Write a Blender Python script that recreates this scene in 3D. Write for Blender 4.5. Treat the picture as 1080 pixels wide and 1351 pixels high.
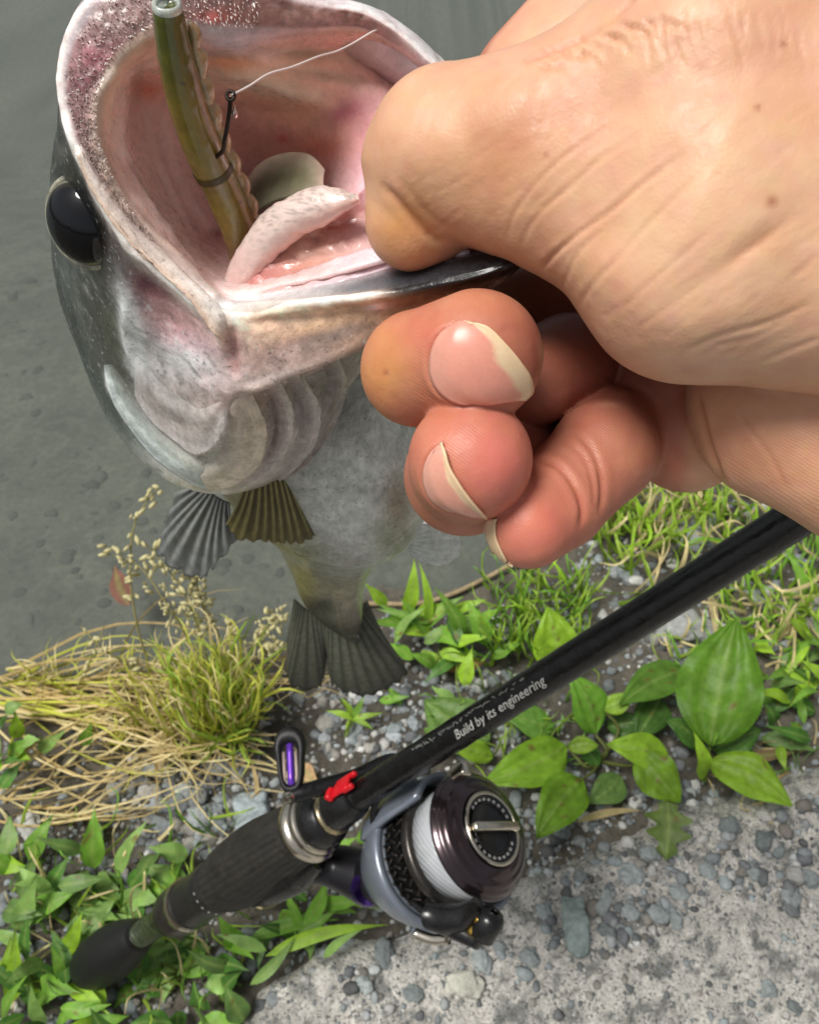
import bpy, bmesh, math, random
import numpy as np
from mathutils import Vector, Matrix, noise as mnoise
from mathutils.bvhtree import BVHTree

for o in list(bpy.data.objects):
    bpy.data.objects.remove(o)
scene = bpy.context.scene
rng = np.random.default_rng(7)
random.seed(7)

# ------------------------------------------------------------------ camera
FPX, PCX, PCY = 1100.0, 540.0, 675.5
CAM_H, PITCH = 0.58, math.radians(50)
FWD = np.array([0, math.cos(PITCH), -math.sin(PITCH)])
UP = np.array([0, math.sin(PITCH), math.cos(PITCH)])
RIGHT = np.array([1.0, 0, 0])
CAM = np.array([0, 0, CAM_H])
cd = bpy.data.cameras.new('camera')
cam = bpy.data.objects.new('camera', cd)
scene.collection.objects.link(cam)
cam.location = CAM
cam.rotation_euler = (math.pi / 2 - PITCH, 0, 0)
cd.sensor_fit = 'HORIZONTAL'
cd.sensor_width = 36.0
cd.lens = FPX / 1080 * 36
cd.clip_start = 0.01
cd.clip_end = 500
cd.dof.use_dof = True
cd.dof.focus_distance = 0.118
cd.dof.aperture_fstop = cd.lens / 0.45
cd.dof.aperture_blades = 0
scene.camera = cam

# ------------------------------------------------------------------ light
SUN_DIR = Vector((-0.38, -0.14, 0.91)).normalized()      # towards the sun, high to the left
SUN_EL = math.asin(SUN_DIR.z)
SUN_AZ = math.atan2(SUN_DIR.x, SUN_DIR.y)                # clockwise from +Y
world = bpy.data.worlds.new('World')
scene.world = world
world.use_nodes = True
nt = world.node_tree
nt.nodes.clear()
sky = nt.nodes.new('ShaderNodeTexSky')
sky.sky_type = 'NISHITA'
sky.sun_disc = False
sky.sun_elevation = SUN_EL
sky.sun_rotation = SUN_AZ
sky.air_density = 1.0
sky.dust_density = 4.0
hs = nt.nodes.new('ShaderNodeHueSaturation')
hs.inputs['Saturation'].default_value = 0.22
bg = nt.nodes.new('ShaderNodeBackground')
bg.inputs['Strength'].default_value = 0.068
wo = nt.nodes.new('ShaderNodeOutputWorld')
nt.links.new(sky.outputs[0], hs.inputs['Color'])
nt.links.new(hs.outputs[0], bg.inputs[0])
nt.links.new(bg.outputs[0], wo.inputs[0])
sl = bpy.data.lights.new('sun', 'SUN')
sl.energy = 2.8
sl.angle = math.radians(22)
sl.color = (1.0, 0.965, 0.91)
so = bpy.data.objects.new('sun', sl)
scene.collection.objects.link(so)
sd = SUN_DIR
so.rotation_euler = (-sd).to_track_quat('-Z', 'Y').to_euler()
so.location = sd * 5
vs = scene.view_settings
vs.view_transform = 'Standard'
vs.look = 'None'
vs.gamma = 1
vs.exposure = 0.42
vs.use_curve_mapping = False
scene.render.engine = 'CYCLES'
scene.cycles.max_bounces = 6
scene.cycles.diffuse_bounces = 3
scene.cycles.glossy_bounces = 3
scene.cycles.transmission_bounces = 4
scene.cycles.transparent_max_bounces = 6
scene.cycles.caustics_reflective = False
scene.cycles.caustics_refractive = False

# ------------------------------------------------------------------ helpers
def lin(c):
    c = np.asarray(c, float) / 255.0
    return np.where(c <= 0.04045, c / 12.92, ((c + 0.055) / 1.055) ** 2.4)

def alb(r, g, b, s=0.72):
    return lin((r, g, b)) * s

def C2W(v):
    """camera space (x right, y up, z forward; metres) -> world"""
    v = np.asarray(v, float)
    return CAM + v[..., 0:1] * RIGHT + v[..., 1:2] * UP + v[..., 2:3] * FWD

def W2C(p):
    q = np.asarray(p, float) - CAM
    return np.stack([q @ RIGHT, q @ UP, q @ FWD], -1)

def C(px, py, d):
    return np.array([(px - PCX) * d / FPX, (PCY - py) * d / FPX, d])

def P(px, py, d):
    """world point seen at a photo pixel at depth d (metres along the view axis)"""
    return C2W(C(px, py, d))

def G(px, py, z=0.0):
    """world point seen at a photo pixel on the level z"""
    r = P(px, py, 1.0) - CAM
    t = (z - CAM_H) / r[2]
    return CAM + r * t

def W2P(p):
    c = W2C(p)
    return np.stack([PCX + c[..., 0] * FPX / c[..., 2], PCY - c[..., 1] * FPX / c[..., 2]], -1)

def hash3(ix, iy, iz, s=0):
    n = (ix * 374761393 + iy * 668265263 + iz * 1274126177 + s * 974711) & 0xFFFFFFFF
    n = ((n ^ (n >> 13)) * 1103515245) & 0xFFFFFFFF
    n = ((n ^ (n >> 16)) * 2654435761) & 0xFFFFFFFF
    return ((n ^ (n >> 15)) & 0xFFFFFF) / float(0xFFFFFF)

def vnoise(x, y, z=None, s=0):
    x = np.asarray(x, float); y = np.asarray(y, float)
    z = np.zeros_like(x) if z is None else np.asarray(z, float)
    ix, iy, iz = (np.floor(a).astype(np.int64) for a in (x, y, z))
    fx, fy, fz = x - ix, y - iy, z - iz
    fx, fy, fz = (f * f * (3 - 2 * f) for f in (fx, fy, fz))
    r = 0
    for a in (0, 1):
        for b in (0, 1):
            for c in (0, 1):
                w = (fx if a else 1 - fx) * (fy if b else 1 - fy) * (fz if c else 1 - fz)
                r = r + w * hash3(ix + a, iy + b, iz + c, s)
    return r

def fbm(x, y, z=None, octv=4, s=0):
    r = 0; a = 0.5
    for i in range(octv):
        f = 2 ** i
        r = r + a * (vnoise(np.asarray(x) * f, np.asarray(y) * f, None if z is None else np.asarray(z) * f, s + i) - 0.5)
        a *= 0.5
    return r * 2

def smooth(a, b, x):
    t = np.clip((x - a) / (b - a), 0, 1)
    return t * t * (3 - 2 * t)

def seg_dist(p, poly):
    """distance of 2-D points to a polyline and the position along it (0..1)"""
    best = np.full(len(p), 1e9); par = np.zeros(len(p))
    poly = np.asarray(poly, float); n = len(poly) - 1
    for i in range(n):
        a, b = poly[i], poly[i + 1]
        ab = b - a
        t = np.clip(((p - a) @ ab) / (ab @ ab + 1e-12), 0, 1)
        d = np.linalg.norm(p - (a + t[:, None] * ab), axis=1)
        m = d < best
        best[m] = d[m]; par[m] = (i + t[m]) / n
    return best, par

def in_poly(p, poly):
    poly = np.asarray(poly, float); r = np.zeros(len(p), bool); n = len(poly)
    for i in range(n):
        a, b = poly[i], poly[(i + 1) % n]
        c = ((a[1] > p[:, 1]) != (b[1] > p[:, 1]))
        xx = (b[0] - a[0]) * (p[:, 1] - a[1]) / (b[1] - a[1] + 1e-12) + a[0]
        r ^= c & (p[:, 0] < xx)
    return r

def catmull(pts, n, closed=False, knots=None):
    """smooth curve through control points (chord-length Catmull-Rom), n samples per span"""
    pts = np.asarray(pts, float); m = len(pts)
    flat = pts.reshape(m, -1)
    if knots is None:
        q = np.vstack([flat, flat[:1]]) if closed else flat
        dk = np.maximum(np.linalg.norm(np.diff(q[:, :3], axis=0), axis=1), 1e-6)
    else:
        dk = knots
    tang = np.zeros_like(flat)
    for i in range(m):
        if closed:
            d0, d1 = dk[i - 1], dk[i]
            s0, s1 = (flat[i] - flat[i - 1]) / d0, (flat[(i + 1) % m] - flat[i]) / d1
        elif i == 0:
            tang[i] = (flat[1] - flat[0]) / dk[0]; continue
        elif i == m - 1:
            tang[i] = (flat[-1] - flat[-2]) / dk[-1]; continue
        else:
            d0, d1 = dk[i - 1], dk[i]
            s0, s1 = (flat[i] - flat[i - 1]) / d0, (flat[i + 1] - flat[i]) / d1
        tang[i] = (s0 * d1 + s1 * d0) / (d0 + d1)
    out = []
    for i in range(m if closed else m - 1):
        j = (i + 1) % m
        t = np.linspace(0, 1, n, endpoint=False)[:, None]
        h = dk[i]
        out.append((2*t**3-3*t**2+1)*flat[i] + (t**3-2*t**2+t)*h*tang[i] + (-2*t**3+3*t**2)*flat[j] + (t**3-t**2)*h*tang[j])
    if not closed:
        out.append(flat[-1:])
    r = np.vstack(out)
    return r.reshape((len(r),) + pts.shape[1:])

def mkmesh(name, v, f, cols=None, smooth_=True, attrs=None):
    me = bpy.data.meshes.new(name)
    v = np.ascontiguousarray(v, dtype=np.float32)
    if isinstance(f, np.ndarray):
        k = f.shape[1]
        me.vertices.add(len(v)); me.vertices.foreach_set('co', v.ravel())
        me.loops.add(f.size); me.loops.foreach_set('vertex_index', np.ascontiguousarray(f, dtype=np.int32).ravel())
        me.polygons.add(len(f)); me.polygons.foreach_set('loop_start', np.arange(0, f.size, k, dtype=np.int32))
        me.update(calc_edges=True)
    else:
        me.from_pydata([tuple(map(float, a)) for a in v], [], [tuple(map(int, a)) for a in f])
        me.update()
    if smooth_:
        me.polygons.foreach_set('use_smooth', np.ones(len(me.polygons), bool))
    if cols is not None:
        c = np.ones((len(v), 4), np.float32); c[:, :3] = cols
        a = me.color_attributes.new('Col', 'FLOAT_COLOR', 'POINT')
        a.data.foreach_set('color', c.ravel())
    for k, val in (attrs or {}).items():
        a = me.attributes.new(k, 'FLOAT', 'POINT')
        a.data.foreach_set('value', np.ascontiguousarray(val, dtype=np.float32))
    me.validate()
    return me

def link(name, me, mat=None, parent=None, loc=(0, 0, 0)):
    o = bpy.data.objects.new(name, me)
    scene.collection.objects.link(o)
    o.location = loc
    if mat is not None and me is not None and not me.materials:
        me.materials.append(mat)
    if parent is not None:
        o.parent = parent
    return o

def worldpos(o):
    p = Vector((0, 0, 0))
    while o is not None:
        p = p + Vector(o.location); o = o.parent
    return np.array(p)

def put(name, v, f, mat, parent=None, cols=None, smooth_=True, origin=None, attrs=None):
    """world-space vertices -> object with its own origin (parents are never rotated here)"""
    v = np.asarray(v, float)
    if origin is None:
        origin = np.array([v[:, 0].mean(), v[:, 1].mean(), v[:, 2].min()])
    me = mkmesh(name, v - origin, f, cols, smooth_, attrs)
    loc = origin - (worldpos(parent) if parent is not None else 0)
    return link(name, me, mat, parent, tuple(loc))

def thing(name, loc):
    return link(name, None, None, None, tuple(loc))

def tag(o, label, cat=None, group=None, kind=None):
    if label: o['label'] = label
    if cat: o['category'] = cat
    if group: o['group'] = group
    if kind: o['kind'] = kind
    return o

def grid_faces(nu, nv, cu=False, cv=False):
    a = np.arange(nu if cu else nu - 1)[:, None]; b = np.arange(nv if cv else nv - 1)[None, :]
    a2 = (a + 1) % nu; b2 = (b + 1) % nv
    q = np.stack(np.broadcast_arrays(a * nv + b, a2 * nv + b, a2 * nv + b2, a * nv + b2), -1)
    return q.reshape(-1, 4)

def frame_along(path):
    path = np.asarray(path, float)
    t = np.gradient(path, axis=0)
    t /= np.linalg.norm(t, axis=1)[:, None] + 1e-12
    ref = np.array([0, 0, 1.0]) if abs(t[0][2]) < 0.9 else np.array([1.0, 0, 0])
    n = np.zeros_like(path); b = np.zeros_like(path)
    u = ref - t[0] * (ref @ t[0]); u /= np.linalg.norm(u)
    for i in range(len(path)):
        u = u - t[i] * (u @ t[i]); u /= np.linalg.norm(u) + 1e-12
        n[i] = u; b[i] = np.cross(t[i], u)
    return t, n, b

def tube(path, rad, seg=10, cap=True):
    path = np.asarray(path, float); m = len(path)
    rad = np.broadcast_to(np.asarray(rad, float), (m,))
    t, n, b = frame_along(path)
    a = np.linspace(0, 2 * math.pi, seg, endpoint=False)
    v = path[:, None] + rad[:, None, None] * (np.cos(a)[None, :, None] * n[:, None] + np.sin(a)[None, :, None] * b[:, None])
    v = v.reshape(-1, 3)
    f = [tuple(q) for q in grid_faces(m, seg, False, True)]
    if cap:
        f.append(tuple(range(seg - 1, -1, -1)) if True else ())
        f.append(tuple(range((m - 1) * seg, m * seg)))
    return v, f

def lathe(a, axis, prof, seg=48, closed=False, cap=True):
    """profile [(distance along axis, radius)] about a line from a"""
    axis = np.asarray(axis, float); axis = axis / np.linalg.norm(axis)
    ref = np.array([0, 0, 1.0]) if abs(axis[2]) < 0.9 else np.array([1.0, 0, 0])
    u = np.cross(axis, ref); u /= np.linalg.norm(u); w = np.cross(axis, u)
    th = np.linspace(0, 2 * math.pi, seg, endpoint=False)
    v = []
    for s, r in prof:
        v.append(np.asarray(a) + axis * s + r * (np.cos(th)[:, None] * u + np.sin(th)[:, None] * w))
    v = np.vstack(v)
    f = [tuple(q) for q in grid_faces(len(prof), seg, closed, True)]
    if not closed and cap:
        f.append(tuple(range(seg - 1, -1, -1)))
        f.append(tuple(range((len(prof) - 1) * seg, len(prof) * seg)))
    return v, f

def merge(*vf):
    V = []; F_ = []; n = 0
    for v, f in vf:
        V.append(np.asarray(v)); F_ += [tuple(int(i) + n for i in q) for q in f]; n += len(v)
    return np.vstack(V), F_

# ---- materials
def material(name, color=(0.5, 0.5, 0.5), rough=0.5, metal=0.0, spec=0.5, attr=None, var=0.0, vscale=200, bump=None,
             sss=0.0, sss_r=(1, 0.3, 0.15), sss_s=0.003, coat=0.0, coat_r=0.1, alpha=None, rough_var=0.0, trans=0.0, ior=1.45, specks=None):
    """procedural material; bump = [(kind, scale, strength, distance, mask attribute), ...]"""
    m = bpy.data.materials.new(name); m.use_nodes = True
    nt = m.node_tree; N = nt.nodes; L = nt.links
    b = N['Principled BSDF']
    b.inputs['Roughness'].default_value = rough
    b.inputs['Metallic'].default_value = metal
    b.inputs['Specular IOR Level'].default_value = spec
    b.inputs['IOR'].default_value = ior
    b.inputs['Coat Weight'].default_value = coat
    b.inputs['Coat Roughness'].default_value = coat_r
    b.inputs['Transmission Weight'].default_value = trans
    if sss:
        b.inputs['Subsurface Weight'].default_value = sss
        b.inputs['Subsurface Radius'].default_value = sss_r
        b.inputs['Subsurface Scale'].default_value = sss_s
    geo = N.new('ShaderNodeTexCoord')
    co = geo.outputs['Object']
    if attr:
        a = N.new('ShaderNodeAttribute'); a.attribute_name = attr
        src = a.outputs['Color']
    else:
        rgb = N.new('ShaderNodeRGB'); rgb.outputs[0].default_value = (*map(float, color), 1)
        src = rgb.outputs[0]
    if var:
        for sc, k in ((vscale, 1.0), (vscale * 5.3, 0.6)):
            nz = N.new('ShaderNodeTexNoise'); nz.inputs['Scale'].default_value = sc; nz.inputs['Detail'].default_value = 4
            L.new(co, nz.inputs['Vector'])
            mr = N.new('ShaderNodeMapRange')
            mr.inputs['From Min'].default_value = 0.3; mr.inputs['From Max'].default_value = 0.7
            mr.inputs['To Min'].default_value = 1 - var * k; mr.inputs['To Max'].default_value = 1 + var * k
            L.new(nz.outputs['Fac'], mr.inputs['Value'])
            mx = N.new('ShaderNodeVectorMath'); mx.operation = 'SCALE'
            L.new(src, mx.inputs[0]); L.new(mr.outputs[0], mx.inputs['Scale'])
            src = mx.outputs[0]
    for sc, t0, t1, colr, amt, mask in (specks or []):              # flecks of another colour
        nz = N.new('ShaderNodeTexNoise'); nz.inputs['Scale'].default_value = sc; nz.inputs['Detail'].default_value = 3; nz.inputs['Distortion'].default_value = 0.6
        L.new(co, nz.inputs['Vector'])
        mr = N.new('ShaderNodeMapRange'); mr.inputs['From Min'].default_value = t0; mr.inputs['From Max'].default_value = t1; mr.inputs['To Max'].default_value = amt
        L.new(nz.outputs['Fac'], mr.inputs['Value']); fac = mr.outputs[0]
        if mask:
            a = N.new('ShaderNodeAttribute'); a.attribute_name = mask
            mm = N.new('ShaderNodeMath'); mm.operation = 'MULTIPLY'; L.new(fac, mm.inputs[0]); L.new(a.outputs['Fac'], mm.inputs[1]); fac = mm.outputs[0]
        mx = N.new('ShaderNodeMix'); mx.data_type = 'RGBA'; mx.inputs['B'].default_value = (*map(float, colr), 1)
        L.new(fac, mx.inputs['Factor']); L.new(src, mx.inputs['A']); src = mx.outputs['Result']
    L.new(src, b.inputs['Base Color'])
    if rough_var:
        nz = N.new('ShaderNodeTexNoise'); nz.inputs['Scale'].default_value = vscale * 1.7; nz.inputs['Detail'].default_value = 5
        L.new(co, nz.inputs['Vector'])
        mr = N.new('ShaderNodeMapRange')
        mr.inputs['From Min'].default_value = 0.3; mr.inputs['From Max'].default_value = 0.7
        mr.inputs['To Min'].default_value = max(0.02, rough - rough_var); mr.inputs['To Max'].default_value = min(1, rough + rough_var)
        L.new(nz.outputs['Fac'], mr.inputs['Value']); L.new(mr.outputs[0], b.inputs['Roughness'])
    prev = None
    for kind, sc, st, dist, mask in (bump or []):
        if kind == 'noise':
            t = N.new('ShaderNodeTexNoise'); t.inputs['Scale'].default_value = sc; t.inputs['Detail'].default_value = 5
            L.new(co, t.inputs['Vector']); h = t.outputs['Fac']
        elif kind == 'voronoi':
            t = N.new('ShaderNodeTexVoronoi'); t.inputs['Scale'].default_value = sc
            L.new(co, t.inputs['Vector']); h = t.outputs['Distance']
        elif kind == 'attr':
            t = N.new('ShaderNodeAttribute'); t.attribute_name = sc; h = t.outputs['Fac']
        else:
            t = N.new('ShaderNodeTexWave'); t.inputs['Scale'].default_value = sc; t.inputs['Distortion'].default_value = 3.0
            t.inputs['Detail'].default_value = 1; t.inputs['Detail Scale'].default_value = 0.4
            t.bands_direction = 'X' if kind == 'waveX' else ('Y' if kind == 'waveY' else 'DIAGONAL')
            L.new(co, t.inputs['Vector']); h = t.outputs['Fac']
        if mask:
            a = N.new('ShaderNodeAttribute'); a.attribute_name = mask
            mm = N.new('ShaderNodeMath'); mm.operation = 'MULTIPLY'
            L.new(h, mm.inputs[0]); L.new(a.outputs['Fac'], mm.inputs[1]); h = mm.outputs[0]
        bp = N.new('ShaderNodeBump'); bp.inputs['Strength'].default_value = st; bp.inputs['Distance'].default_value = dist
        L.new(h, bp.inputs['Height'])
        if prev: L.new(prev, bp.inputs['Normal'])
        prev = bp.outputs['Normal']
    if prev:
        L.new(prev, b.inputs['Normal'])
    if alpha is not None:
        b.inputs['Alpha'].default_value = alpha
    return m
# ================================================================== GROUND, WATER, CONCRETE
WL = -0.035
shore_px = [(-500, 1010), (-200, 975), (0, 935), (120, 888), (250, 876), (370, 858), (440, 800), (500, 768), (560, 782), (640, 768), (700, 715), (760, 660), (850, 600), (1000, 500), (1250, 380)]
shore = np.array([G(x, y, WL)[:2] for x, y in shore_px])
shore = np.vstack([[[-60, shore[0][1] - 4]], shore, [[60, shore[-1][1] + 25]]])
landpoly = np.vstack([shore, [[60, -70], [-60, -70]]])
slab_px = [(120, 1500), (250, 1372), (330, 1302), (420, 1262), (500, 1236), (590, 1190), (660, 1160), (730, 1132), (790, 1098), (850, 1062), (950, 1048), (1080, 1012), (1300, 940)]
slab = np.array([G(x, y, 0.01)[:2] for x, y in slab_px])
slab = np.vstack([[[-0.9, -3.0]], slab, [[6, slab[-1][1] + 1.5]]])
slabpoly = np.vstack([slab, [[6, -8], [-0.9, -8]]])
def sdist(p, line, poly):
    d, _ = seg_dist(p, line)
    return np.where(in_poly(p, poly), d, -d)
def land_z(x, y, sh=None):
    p = np.stack([np.ravel(x), np.ravel(y)], 1)
    s = sdist(p, shore, landpoly) if sh is None else sh
    q = 0.012 * fbm(p[:, 0] * 9, p[:, 1] * 9, None, 4, 2) + 0.006 * fbm(p[:, 0] * 60, p[:, 1] * 60, None, 3, 4)
    up_ = WL + 0.036 * smooth(-0.01, 0.16, s) + q * smooth(-0.02, 0.05, s)
    dn = WL - 0.004 + np.maximum(s, -0.9) * 0.10 + 0.5 * q
    return np.where(s > 0, up_, np.minimum(dn, up_))
def slab_z(x, y):
    p = np.stack([np.ravel(x), np.ravel(y)], 1)
    s = sdist(p, slab, slabpoly) + 0.012 * fbm(p[:, 0] * 22, p[:, 1] * 22, None, 4, 51)
    pit = fbm(p[:, 0] * 120, p[:, 1] * 120, None, 3, 52)
    big = fbm(p[:, 0] * 14, p[:, 1] * 14, None, 3, 53)
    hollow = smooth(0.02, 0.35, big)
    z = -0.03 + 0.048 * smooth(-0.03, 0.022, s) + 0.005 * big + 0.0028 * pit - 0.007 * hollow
    return z, s, pit, hollow
def axis(lo, hi, step, far):
    a = np.arange(lo, hi, step); g = step * 1.5 ** np.arange(1, 60)
    g = np.cumsum(g); g = g[g < far]
    return np.concatenate([(lo - g)[::-1], a, a[-1] + g])
gx = axis(-0.56, 0.62, 0.0042, 60); gy = axis(0.0, 1.3, 0.0045, 70)
XX, YY = np.meshgrid(gx, gy, indexing='ij')
gp = np.stack([XX.ravel(), YY.ravel()], 1)
gs = sdist(gp, shore, landpoly)
gz = land_z(gp[:, 0], gp[:, 1], gs)
gcol = np.tile(alb(112, 106, 94, 0.52), (len(gp), 1))
n1 = fbm(gp[:, 0] * 16, gp[:, 1] * 16, None, 4, 5); n2 = fbm(gp[:, 0] * 90, gp[:, 1] * 90, None, 3, 6)
gcol *= (1 + 0.5 * n1 + 0.4 * n2)[:, None]
bedc = np.tile(alb(140, 138, 124, 0.62), (len(gp), 1))
bn = fbm(gp[:, 0] * 13, gp[:, 1] * 13, None, 5, 8); bn2 = fbm(gp[:, 0] * 40, gp[:, 1] * 40, None, 4, 9)
bedc *= (1 + 0.55 * bn + 0.5 * bn2 - 0.5 * smooth(0.12, 0.4, bn2))[:, None]
wet_ = smooth(0.012, -0.006, gs)[:, None]
gcol = np.clip(gcol * (1 - wet_) + bedc * wet_, 0.01, 0.8)
soil = material('soil', attr='Col', rough=0.85, var=0.25, vscale=160, bump=[('noise', 420, 0.7, 0.003, None), ('noise', 1500, 0.6, 0.001, None)])
ground = put('ground', np.stack([gp[:, 0], gp[:, 1], gz], 1), grid_faces(len(gx), len(gy))[:, ::1], soil, cols=gcol, origin=np.zeros(3))
tag(ground, None, kind='structure')
# concrete
cx_ = axis(-0.36, 0.50, 0.0026, 6); cy_ = axis(0.02, 0.42, 0.0026, 6)
cx_ = cx_[cx_ > -0.85]; cy_ = cy_[cy_ < 0.9]
XX, YY = np.meshgrid(cx_, cy_, indexing='ij')
cp = np.stack([XX.ravel(), YY.ravel()], 1)
cz, csd, pit, hollow = slab_z(cp[:, 0], cp[:, 1])
ccol = np.tile(alb(192, 189, 181, 1.12), (len(cp), 1))
rx_, ry_ = cp[:, 0] * 0.8 - cp[:, 1] * 0.6, cp[:, 0] * 0.6 + cp[:, 1] * 0.8
jx, jy = fbm(cp[:, 0] * 160, cp[:, 1] * 160, None, 2, 75) * 0.006, fbm(cp[:, 0] * 160, cp[:, 1] * 160, None, 2, 76) * 0.006
agg = 0.5 + fbm((rx_ + jx) * 95, (ry_ + jy) * 95, None, 4, 71) * 0.9; agg2 = 0.5 + fbm((rx_ + jy) * 260, (ry_ + jx) * 260, None, 2, 72) * 0.8
ccol *= (1 + 0.30 * pit)[:, None]
ka = 0.7 * smooth(0.62, 0.82, agg)[:, None]
ccol = ccol * (1 - ka) + ka * alb(112, 118, 116, 0.7) * (0.5 + 0.8 * agg2)[:, None]
ccol = ccol * (1 - 0.55 * smooth(0.72, 0.9, agg2))[:, None] * (0.88 + 0.35 * agg2)[:, None]
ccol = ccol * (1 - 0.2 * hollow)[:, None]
f = grid_faces(len(cx_), len(cy_))
keep = (csd[f] > -0.10).all(1)
conc = material('concrete', attr='Col', rough=0.9, var=0.14, vscale=420, bump=[('noise', 450, 1.0, 0.004, None), ('noise', 1500, 0.9, 0.0015, None)], specks=[(520, 0.58, 0.64, alb(88, 94, 94, 0.7), 0.85, None), (260, 0.60, 0.66, alb(100, 108, 108, 0.75), 0.7, None), (420, 0.62, 0.70, alb(232, 230, 224, 0.9), 0.7, None)])
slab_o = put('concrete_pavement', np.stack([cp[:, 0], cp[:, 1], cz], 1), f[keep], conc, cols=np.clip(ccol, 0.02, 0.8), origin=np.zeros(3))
tag(slab_o, None, kind='structure')
def surf_z(x, y):
    z1 = land_z(np.atleast_1d(x), np.atleast_1d(y)); z2 = slab_z(np.atleast_1d(x), np.atleast_1d(y))[0]
    return np.maximum(z1, z2)
def GS(px, py, dz=0.0):
    """point of the ground surface seen at a photo pixel"""
    z = 0.0
    for _ in range(4):
        g = G(px, py, z); z = float(surf_z(g[0], g[1])[0])
    g = G(px, py, z); g[2] += dz
    return g
# water
wm = bpy.data.materials.new('water'); wm.use_nodes = True
N = wm.node_tree.nodes; L = wm.node_tree.links; N.clear()
out = N.new('ShaderNodeOutputMaterial'); tr = N.new('ShaderNodeBsdfTransparent'); tr.inputs[0].default_value = (0.90, 0.92, 0.88, 1)
df = N.new('ShaderNodeBsdfDiffuse'); df.inputs[0].default_value = (*alb(126, 134, 128, 0.74), 1)
gl = N.new('ShaderNodeBsdfGlossy'); gl.inputs['Roughness'].default_value = 0.06; gl.inputs[0].default_value = (0.9, 0.95, 0.95, 1)
fr = N.new('ShaderNodeFresnel'); fr.inputs[0].default_value = 1.33
m1 = N.new('ShaderNodeMixShader'); m1.inputs[0].default_value = 0.36
m2 = N.new('ShaderNodeMixShader')
tc_ = N.new('ShaderNodeTexCoord'); nz = N.new('ShaderNodeTexNoise'); nz.inputs['Scale'].default_value = 14; nz.inputs['Detail'].default_value = 3
mp = N.new('ShaderNodeMapping'); mp.inputs['Scale'].default_value = (1, 0.5, 1)
bp = N.new('ShaderNodeBump'); bp.inputs['Strength'].default_value = 0.10; bp.inputs['Distance'].default_value = 0.02
L.new(tc_.outputs['Object'], mp.inputs[0]); L.new(mp.outputs[0], nz.inputs['Vector']); L.new(nz.outputs['Fac'], bp.inputs['Height'])
L.new(bp.outputs[0], gl.inputs['Normal']); L.new(bp.outputs[0], fr.inputs['Normal'])
L.new(tr.outputs[0], m1.inputs[1]); L.new(df.outputs[0], m1.inputs[2])
L.new(fr.outputs[0], m2.inputs[0]); L.new(m1.outputs[0], m2.inputs[1]); L.new(gl.outputs[0], m2.inputs[2]); L.new(m2.outputs[0], out.inputs[0])
water = put('water', np.array([[-55, -0.2, WL], [55, -0.2, WL], [55, 65, WL], [-55, 65, WL]], float), np.array([[0, 1, 2, 3]]), wm, origin=np.array([0, 0, WL]))
tag(water, None, kind='structure')
# ---- stones
def ico(sub):
    bm = bmesh.new(); bmesh.ops.create_icosphere(bm, subdivisions=sub, radius=1)
    v = np.array([q.co[:] for q in bm.verts]); f = np.array([[a.index for a in q.verts] for q in bm.faces]); bm.free()
    return v, f
IV, IF = ico(2)
IV3, IF3 = ico(4)
def rock_shape(v, seed, rough=0.35, facet=0.5):
    r = np.random.default_rng(seed)
    d = np.ones(len(v))
    for _ in range(7):                                            # a few flat breaks
        n = r.normal(size=3); n /= np.linalg.norm(n); c = r.uniform(0.55, 0.9)
        t = v @ n
        d = np.where(t * d > c, d + facet * (c / np.maximum(t, 1e-3) - d), d)
    d = d * (1 + rough * fbm(v[:, 0] * 1.6 + seed, v[:, 1] * 1.6, v[:, 2] * 1.6, 3, seed))
    return v * d[:, None]
shapes = [rock_shape(IV, 100 + i, 0.4, 1.0) for i in range(18)]
def rotm(r):
    q = r.normal(size=4); q /= np.linalg.norm(q); w, x, y, z = q
    return np.array([[1-2*(y*y+z*z), 2*(x*y-z*w), 2*(x*z+y*w)], [2*(x*y+z*w), 1-2*(x*x+z*z), 2*(y*z-x*w)], [2*(x*z-y*w), 2*(y*z+x*w), 1-2*(x*x+y*y)]])
PAL = np.array([lin(c) for c in ((150, 156, 158), (130, 136, 138), (168, 172, 172), (110, 114, 115), (180, 179, 174), (154, 151, 144), (204, 204, 200), (140, 146, 146), (96, 98, 98), (152, 162, 163), (136, 132, 124), (120, 124, 126))])
def gravel(name, regions, seed, label, cat='gravel', wetk=1.0):
    """regions: (polygon px, count, size min mm, size max mm)"""
    r = np.random.default_rng(seed); V = []; Fs = []; Cs = []; n = 0
    for poly, cnt, s0, s1 in regions:
        poly = np.array(poly, float); lo, hi = poly.min(0), poly.max(0)
        pts = r.uniform(lo, hi, (cnt * 4, 2)); pts = pts[in_poly(pts, poly)][:cnt]
        w = np.array([G(x, y, 0)[:2] for x, y in pts])
        z = surf_z(w[:, 0], w[:, 1])
        for (x, y), zz in zip(w, z):
            s = s0 * (s1 / s0) ** (r.random() ** 2.8) * 0.0005
            sc = s * r.uniform(0.7, 1.25, 3); sc[2] *= 0.75
            v = shapes[r.integers(len(shapes))] @ rotm(r).T * sc + (x, y, zz + s * 0.15)
            V.append(v); Fs.append(IF + n); n += len(v)
            c = PAL[r.integers(len(PAL))] * r.uniform(0.55, 0.98) * wetk
            Cs.append(np.tile(c, (len(v), 1)))
    o = put(name, np.vstack(V), np.vstack(Fs), stone_m, cols=np.vstack(Cs), origin=np.zeros(3), smooth_=False)
    tag(o, label, cat, kind='stuff')
stone_m = material('stone', attr='Col', rough=0.8, var=0.2, vscale=350, bump=[('noise', 700, 0.6, 0.0015, None)])
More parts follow.
